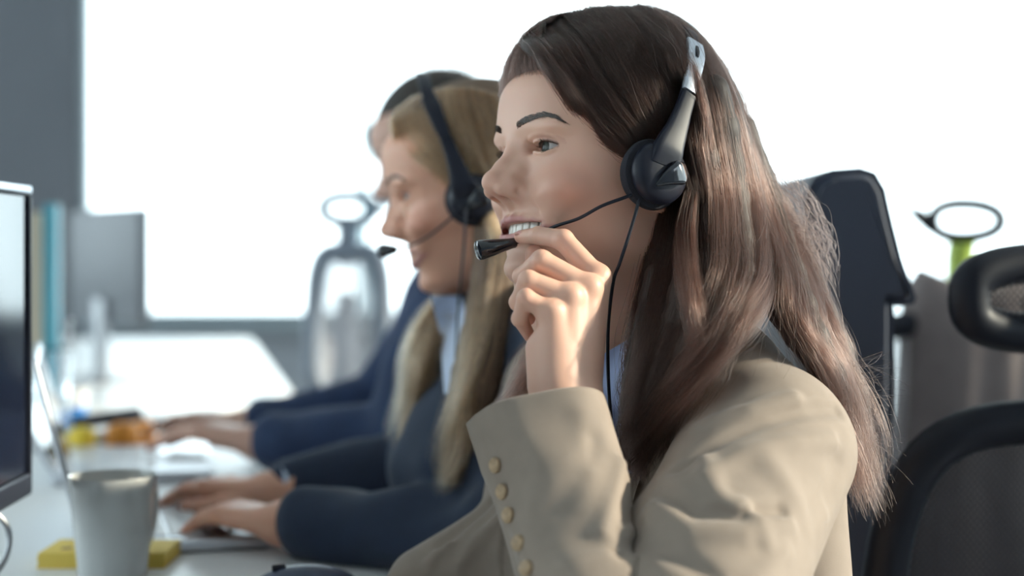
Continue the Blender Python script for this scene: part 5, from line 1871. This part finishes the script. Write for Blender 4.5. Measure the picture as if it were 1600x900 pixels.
M_orange = mat('orange_peel', (0.80, 0.30, 0.03), rough=0.45, bump=(500, 0.3, 0.001))
fruit('orange', 'orange fruit lying on the desk left of the typing man', 192, 2.42, 0.028, M_orange, 'fruit')
fruit('orange', 'smaller orange fruit behind the other, close to the sunlit desk', 222, 2.50, 0.024, M_orange, 'fruit')
fruit('lemon', 'yellow lemon on the desk between paper cup and oranges', 128, 2.44, 0.024, mat('lemon_peel', (0.85, 0.62, 0.05), rough=0.45, bump=(500, 0.3, 0.001)), 'fruit', 0.85)
sp = empty('stapler', (at(165, 660, 2.55).x, 2.55, DZ), 0.3)
tag(sp, 'black stapler on the desk behind the orange fruit', 'stapler')
MB().box((0, 0, 0.008), (0.12, 0.035, 0.016), None, 0.005).build('base', M_black, sp)
MB().box((0.003, 0, 0.040), (0.115, 0.03, 0.022), Matrix.Rotation(-0.12, 4, 'Y'), 0.008).build('arm', M_black, sp)
MB().box((0.05, 0, 0.022), (0.02, 0.028, 0.03), None, 0.003).build('hinge', M_leg, sp)
tag(MB().box((0, 0, 0.012), (0.055, 0.035, 0.020), None, 0.008).build('white_card_stack', M_white), 'small white pack lying beside the hand of the man', 'pack')
bpy.data.objects['white_card_stack'].location = (at(335, 720, 2.0).x, 2.0, DZ)
bpy.data.objects['white_card_stack'].name = 'tissue_pack'
# ------------------------------------------------------------------ chairs
M_navy = mat('navy_upholstery', (0.018, 0.028, 0.055), rough=0.7, sheen=0.2, bump=(700, 0.3, 0.001))
M_lime = mat('lime_plastic', (0.42, 0.55, 0.10), rough=0.4)
M_chair = mat('black_chair_plastic', (0.007, 0.009, 0.016), rough=0.5, spec=0.25)


def mesh_mat(name, color, scale, cover=0.8):
    """woven see-through fabric"""
    m = mat(name, color, rough=0.55)
    nt = m.node_tree; b = nt.nodes['Principled BSDF']
    tc = nt.nodes.new('ShaderNodeTexCoord')
    sp = nt.nodes.new('ShaderNodeSeparateXYZ'); nt.links.new(tc.outputs['Object'], sp.inputs[0])
    def wave(sock, sc, other=None):
        a = nt.nodes.new('ShaderNodeMath'); a.operation = 'MULTIPLY'; a.inputs[1].default_value = sc
        nt.links.new(sock, a.inputs[0])
        s = nt.nodes.new('ShaderNodeMath'); s.operation = 'SINE'; nt.links.new(a.outputs[0], s.inputs[0])
        return s.outputs[0]
    w1 = wave(sp.outputs['Y'], scale); w2 = wave(sp.outputs['Z'], scale * 0.8)
    mu = nt.nodes.new('ShaderNodeMath'); mu.operation = 'MULTIPLY'; nt.links.new(w1, mu.inputs[0]); nt.links.new(w2, mu.inputs[1])
    gt = nt.nodes.new('ShaderNodeMath'); gt.operation = 'GREATER_THAN'; gt.inputs[1].default_value = 1 - 2 * cover + 0.35
    nt.links.new(mu.outputs[0], gt.inputs[0])
    inv = nt.nodes.new('ShaderNodeMath'); inv.operation = 'SUBTRACT'; inv.inputs[0].default_value = 1; nt.links.new(gt.outputs[0], inv.inputs[1])
    mxm = nt.nodes.new('ShaderNodeMath'); mxm.operation = 'MAXIMUM'; mxm.inputs[1].default_value = 0.5; nt.links.new(inv.outputs[0], mxm.inputs[0])
    nt.links.new(mxm.outputs[0], b.inputs['Alpha'])
    return m


M_mesh = mesh_mat('black_mesh_fabric', (0.010, 0.012, 0.02), 1050)
M_mesh_far = mesh_mat('pale_mesh_fabric', (0.62, 0.60, 0.62), 900, 0.8)


def ring_points(w, h, n=48, e=0.6, bow=0.0, taper=0.0):
    """rounded-rectangle loop in the y-z plane; bow curves it backwards at the sides"""
    out = []
    for k in range(n):
        a = 2 * math.pi * k / n
        y = w * math.copysign(abs(math.cos(a)) ** e, math.cos(a)); z = h * math.copysign(abs(math.sin(a)) ** e, math.sin(a))
        y *= 1 - taper * z / h
        out.append((bow * (y / w) ** 2, y, z))
    return out


def fill_ring(pts, rings=6, bulge=0.0):
    P = np.array(pts); c = P.mean(0); n = len(P)
    V = []; F = []
    for k in range(rings + 1):
        s = 1 - k / (rings + 0.001)
        q = c + (P - c) * max(s, 0.02); q[:, 0] += bulge * (1 - s * s)
        V += [tuple(x) for x in q]
    for k in range(rings):
        for j in range(n):
            F.append((k * n + j, k * n + (j + 1) % n, (k + 1) * n + (j + 1) % n, (k + 1) * n + j))
    F.append(tuple(rings * n + j for j in range(n)))
    return V, F


def chair_base(root, m, seat_m, zs=0.47):
    MB().box((0.02, 0, zs - 0.035), (0.47, 0.48, 0.07), None, 0.03).build('seat', seat_m, root)
    MB().lathe([(0.026, 0.09), (0.026, 0.28), (0.018, 0.28), (0.018, zs - 0.07)], 24).build('gas_column', M_leg, root)
    for k in range(5):
        a = 2 * math.pi * k / 5 + 0.3
        c, s = math.cos(a), math.sin(a)
        leg = MB().tube([(0.02 * c, 0.02 * s, 0.105), (0.16 * c, 0.16 * s, 0.095), (0.30 * c, 0.30 * s, 0.075)], [0.026, 0.021, 0.016], 12).build('leg', m, root)
        MB().tube([(0.30 * c - 0.012 * s, 0.30 * s + 0.012 * c, 0.028), (0.30 * c + 0.012 * s, 0.30 * s - 0.012 * c, 0.028)], 0.028, 20).build('caster', m, leg)


def mesh_chair(loc, rz, label, head='pad', scale=1.0, mesh=None, m=None, stem_m=None, back=(0.235, 0.27, 0.76), head_z=1.135, ring_r=0.0105, wing=1, arms=True, group='office chairs'):
    """local +x is where the sitter faces"""
    m = m or M_chair; mesh = mesh or M_mesh
    r = empty('office_chair', loc, rz)
    tag(r, label, 'chair', group)
    chair_base(r, m, M_navy)
    bw, bh, bz = back
    pts = [(-0.235 + x + 0.03 * ((z / bh) ** 2), y, bz + z) for x, y, z in ring_points(bw, bh, 56, 0.42, 0.03, 0.10)]
    V, F = tube_geo(pts, 0.022, 12, False, True, flat=1.0)
    fr = link('back_frame', pmesh('back_frame', V, F), m, r)
    V, F = fill_ring(pts, 6, -0.015)
    link('back_mesh', pmesh('back_mesh', V, F), mesh, r)
    MB().tube(catmull([(-0.26, 0, bz + bh - 0.1), (-0.285, 0, bz), (-0.27, 0, bz - bh * 0.8), (-0.16, 0, 0.42), (-0.02, 0, 0.40)], 24), 0.022, 12).build('spine', m, r)
    if head == 'pad':
        hp = [(-0.235 + x, y, head_z + z) for x, y, z in ring_points(0.140, 0.036, 56, 0.6, 0.03)]
        V, F = tube_geo(hp, 0.020, 14, False, True)
        hr = link('headrest', pmesh('headrest', V, F), m, r)
        V, F = fill_ring(hp, 4, 0.008)
        link('headrest_mesh', pmesh('headrest_mesh', V, F), mesh, hr)
    else:
        hp = [(-0.24 + x, y, head_z + z) for x, y, z in ring_points(0.056, 0.028, 40, 0.9, 0.02)]
        V, F = tube_geo(hp, ring_r, 12, False, True)
        hr = link('headrest_ring', pmesh('headrest_ring', V, F), m, r)
        MB().tube(catmull([(-0.24, wing * 0.05, head_z - 0.012), (-0.22, wing * 0.08, head_z + 0.010), (-0.20, wing * 0.112, head_z + 0.024)], 12), [0.012] * 6 + [0.010, 0.008, 0.006, 0.005, 0.004, 0.003], 12).build('headrest_wing', m, hr)
    MB().tube(catmull([(-0.245, 0, head_z - 0.03), (-0.262, 0, head_z - 0.08), (-0.25, 0, bz + bh - 0.02)], 12), 0.022, 12, flat=1.3).build('headrest_stem', stem_m or m, r)
    for s in (1, -1) if arms else ():
        a = MB().tube(catmull([(-0.05, s * 0.25, 0.42), (-0.02, s * 0.275, 0.52), (0.0, s * 0.28, 0.63)], 12), 0.014, 10).build('armrest', m, r)
        MB().box((0.03, s * 0.28, 0.645), (0.22, 0.07, 0.025), None, 0.010).build('arm_pad', m, a)
    return r


mesh_chair((0.567, 1.27, 0), math.radians(-94), 'black office chair with mesh headrest and mesh back at the right edge', back=(0.232, 0.27, 0.625), head_z=1.012)

# the padded chair behind the long brown hair
pc = empty('office_chair', (0.12, 1.80, 0), math.radians(180))
tag(pc, 'dark navy high-backed upholstered chair behind the long brown hair', 'chair', 'office chairs')
chair_base(pc, M_chair, M_navy)
out = [at(px, py, 1.80) for px, py in [(1212, 312), (1226, 288), (1250, 277), (1290, 274), (1312, 281), (1326, 305), (1336, 350), (1350, 405), (1369, 458), (1366, 467), (1352, 469), (1338, 469), (1338, 560), (1334, 700), (1322, 860), (1230, 880), (1216, 700), (1208, 450)]]
bm = bmesh.new()
f = bm.faces.new([bm.verts.new((-(p.x - 0.12), 0.19, p.z)) for p in out])
ex = bmesh.ops.extrude_face_region(bm, geom=[f])
for v in [g for g in ex['geom'] if isinstance(g, bmesh.types.BMVert)]: v.co.y = -0.19
bmesh.ops.recalc_face_normals(bm, faces=bm.faces[:])
bmesh.ops.bevel(bm, geom=[e for e in bm.edges if abs(e.verts[0].co.y - e.verts[1].co.y) < 1e-6], offset=0.012, segments=3, affect='EDGES')
me = bpy.data.meshes.new('backrest'); bm.to_mesh(me); bm.free()
link('backrest', me, M_navy, pc, True, 40)
MB().box((-0.25, 0, 0.55), (0.06, 0.10, 0.25), None, 0.01).build('back_bracket', M_chair, pc)

# far chairs
fc = at(1505, 345, 2.54)
mesh_chair((fc.x, 2.3, 0), math.radians(-90), 'far office chair with an oval headrest ring on a lime green stem', head='ring', mesh=M_mesh_far, stem_m=M_lime, back=(0.22, 0.22, 0.72), head_z=fc.z, wing=-1)
fd = at(556, 322, 3.1)
mesh_chair((fd.x, 3.1, 0), math.radians(-80), 'far grey office chair with pale mesh back left of the blonde woman', head='ring', mesh=M_mesh_far, m=mat('grey_chair_plastic', (0.17, 0.20, 0.25), rough=0.5), back=(0.075, 0.15, 0.905), head_z=fd.z, ring_r=0.014, arms=False)

# coat hung over the far chair
M_coat = mat('taupe_wool', (0.17, 0.14, 0.135), rough=0.9, sheen=0.2, noise=(30, 0.06), bump=(500, 0.3, 0.001))
def coat():
    n, m = 72, 26
    V = []; F = []
    top, bot = at(1500, 440, 2.4).z, 0.38
    for i in range(m):
        t = i / (m - 1)
        for k in range(n):
            a = 2 * math.pi * k / n
            w = 0.115 + 0.03 * t; d = 0.075 + 0.05 * t
            fold = 1 + (0.02 + 0.10 * t) * math.sin(9 * a + 0.6 * math.sin(3 * t)) + 0.04 * t * math.sin(4 * a + 2)
            s = 1 if t > 0.06 else (0.80 + 0.20 * (t / 0.06))
            z = top - (top - bot) * t + 0.02 * math.cos(a * 2) * (1 - t) 
            V.append((math.cos(a) * w * fold * s, math.sin(a) * d * fold * s, z))
    for i in range(m - 1):
        for k in range(n):
            F.append((i * n + k, (i + 1) * n + k, (i + 1) * n + (k + 1) % n, i * n + (k + 1) % n))
    F.append(tuple(range(n)))
    return V, F
V, F = coat()
co = link('coat', pmesh('coat', V, F), M_coat)
co.location = (at(1530, 500, 2.5).x, 2.52, 0)
tag(co, 'taupe grey coat draped over the back of the far chair', 'coat')
V, F = tube_geo(catmull([(0.125, -0.02, at(1500, 452, 2.4).z), (0.19, -0.06, 0.80), (0.20, -0.10, 0.60), (0.195, -0.10, 0.45)], 20), [0.045] * 10 + [0.05] * 10, 16)
link('coat_sleeve', pmesh('coat_sleeve', V, F), M_coat, co)
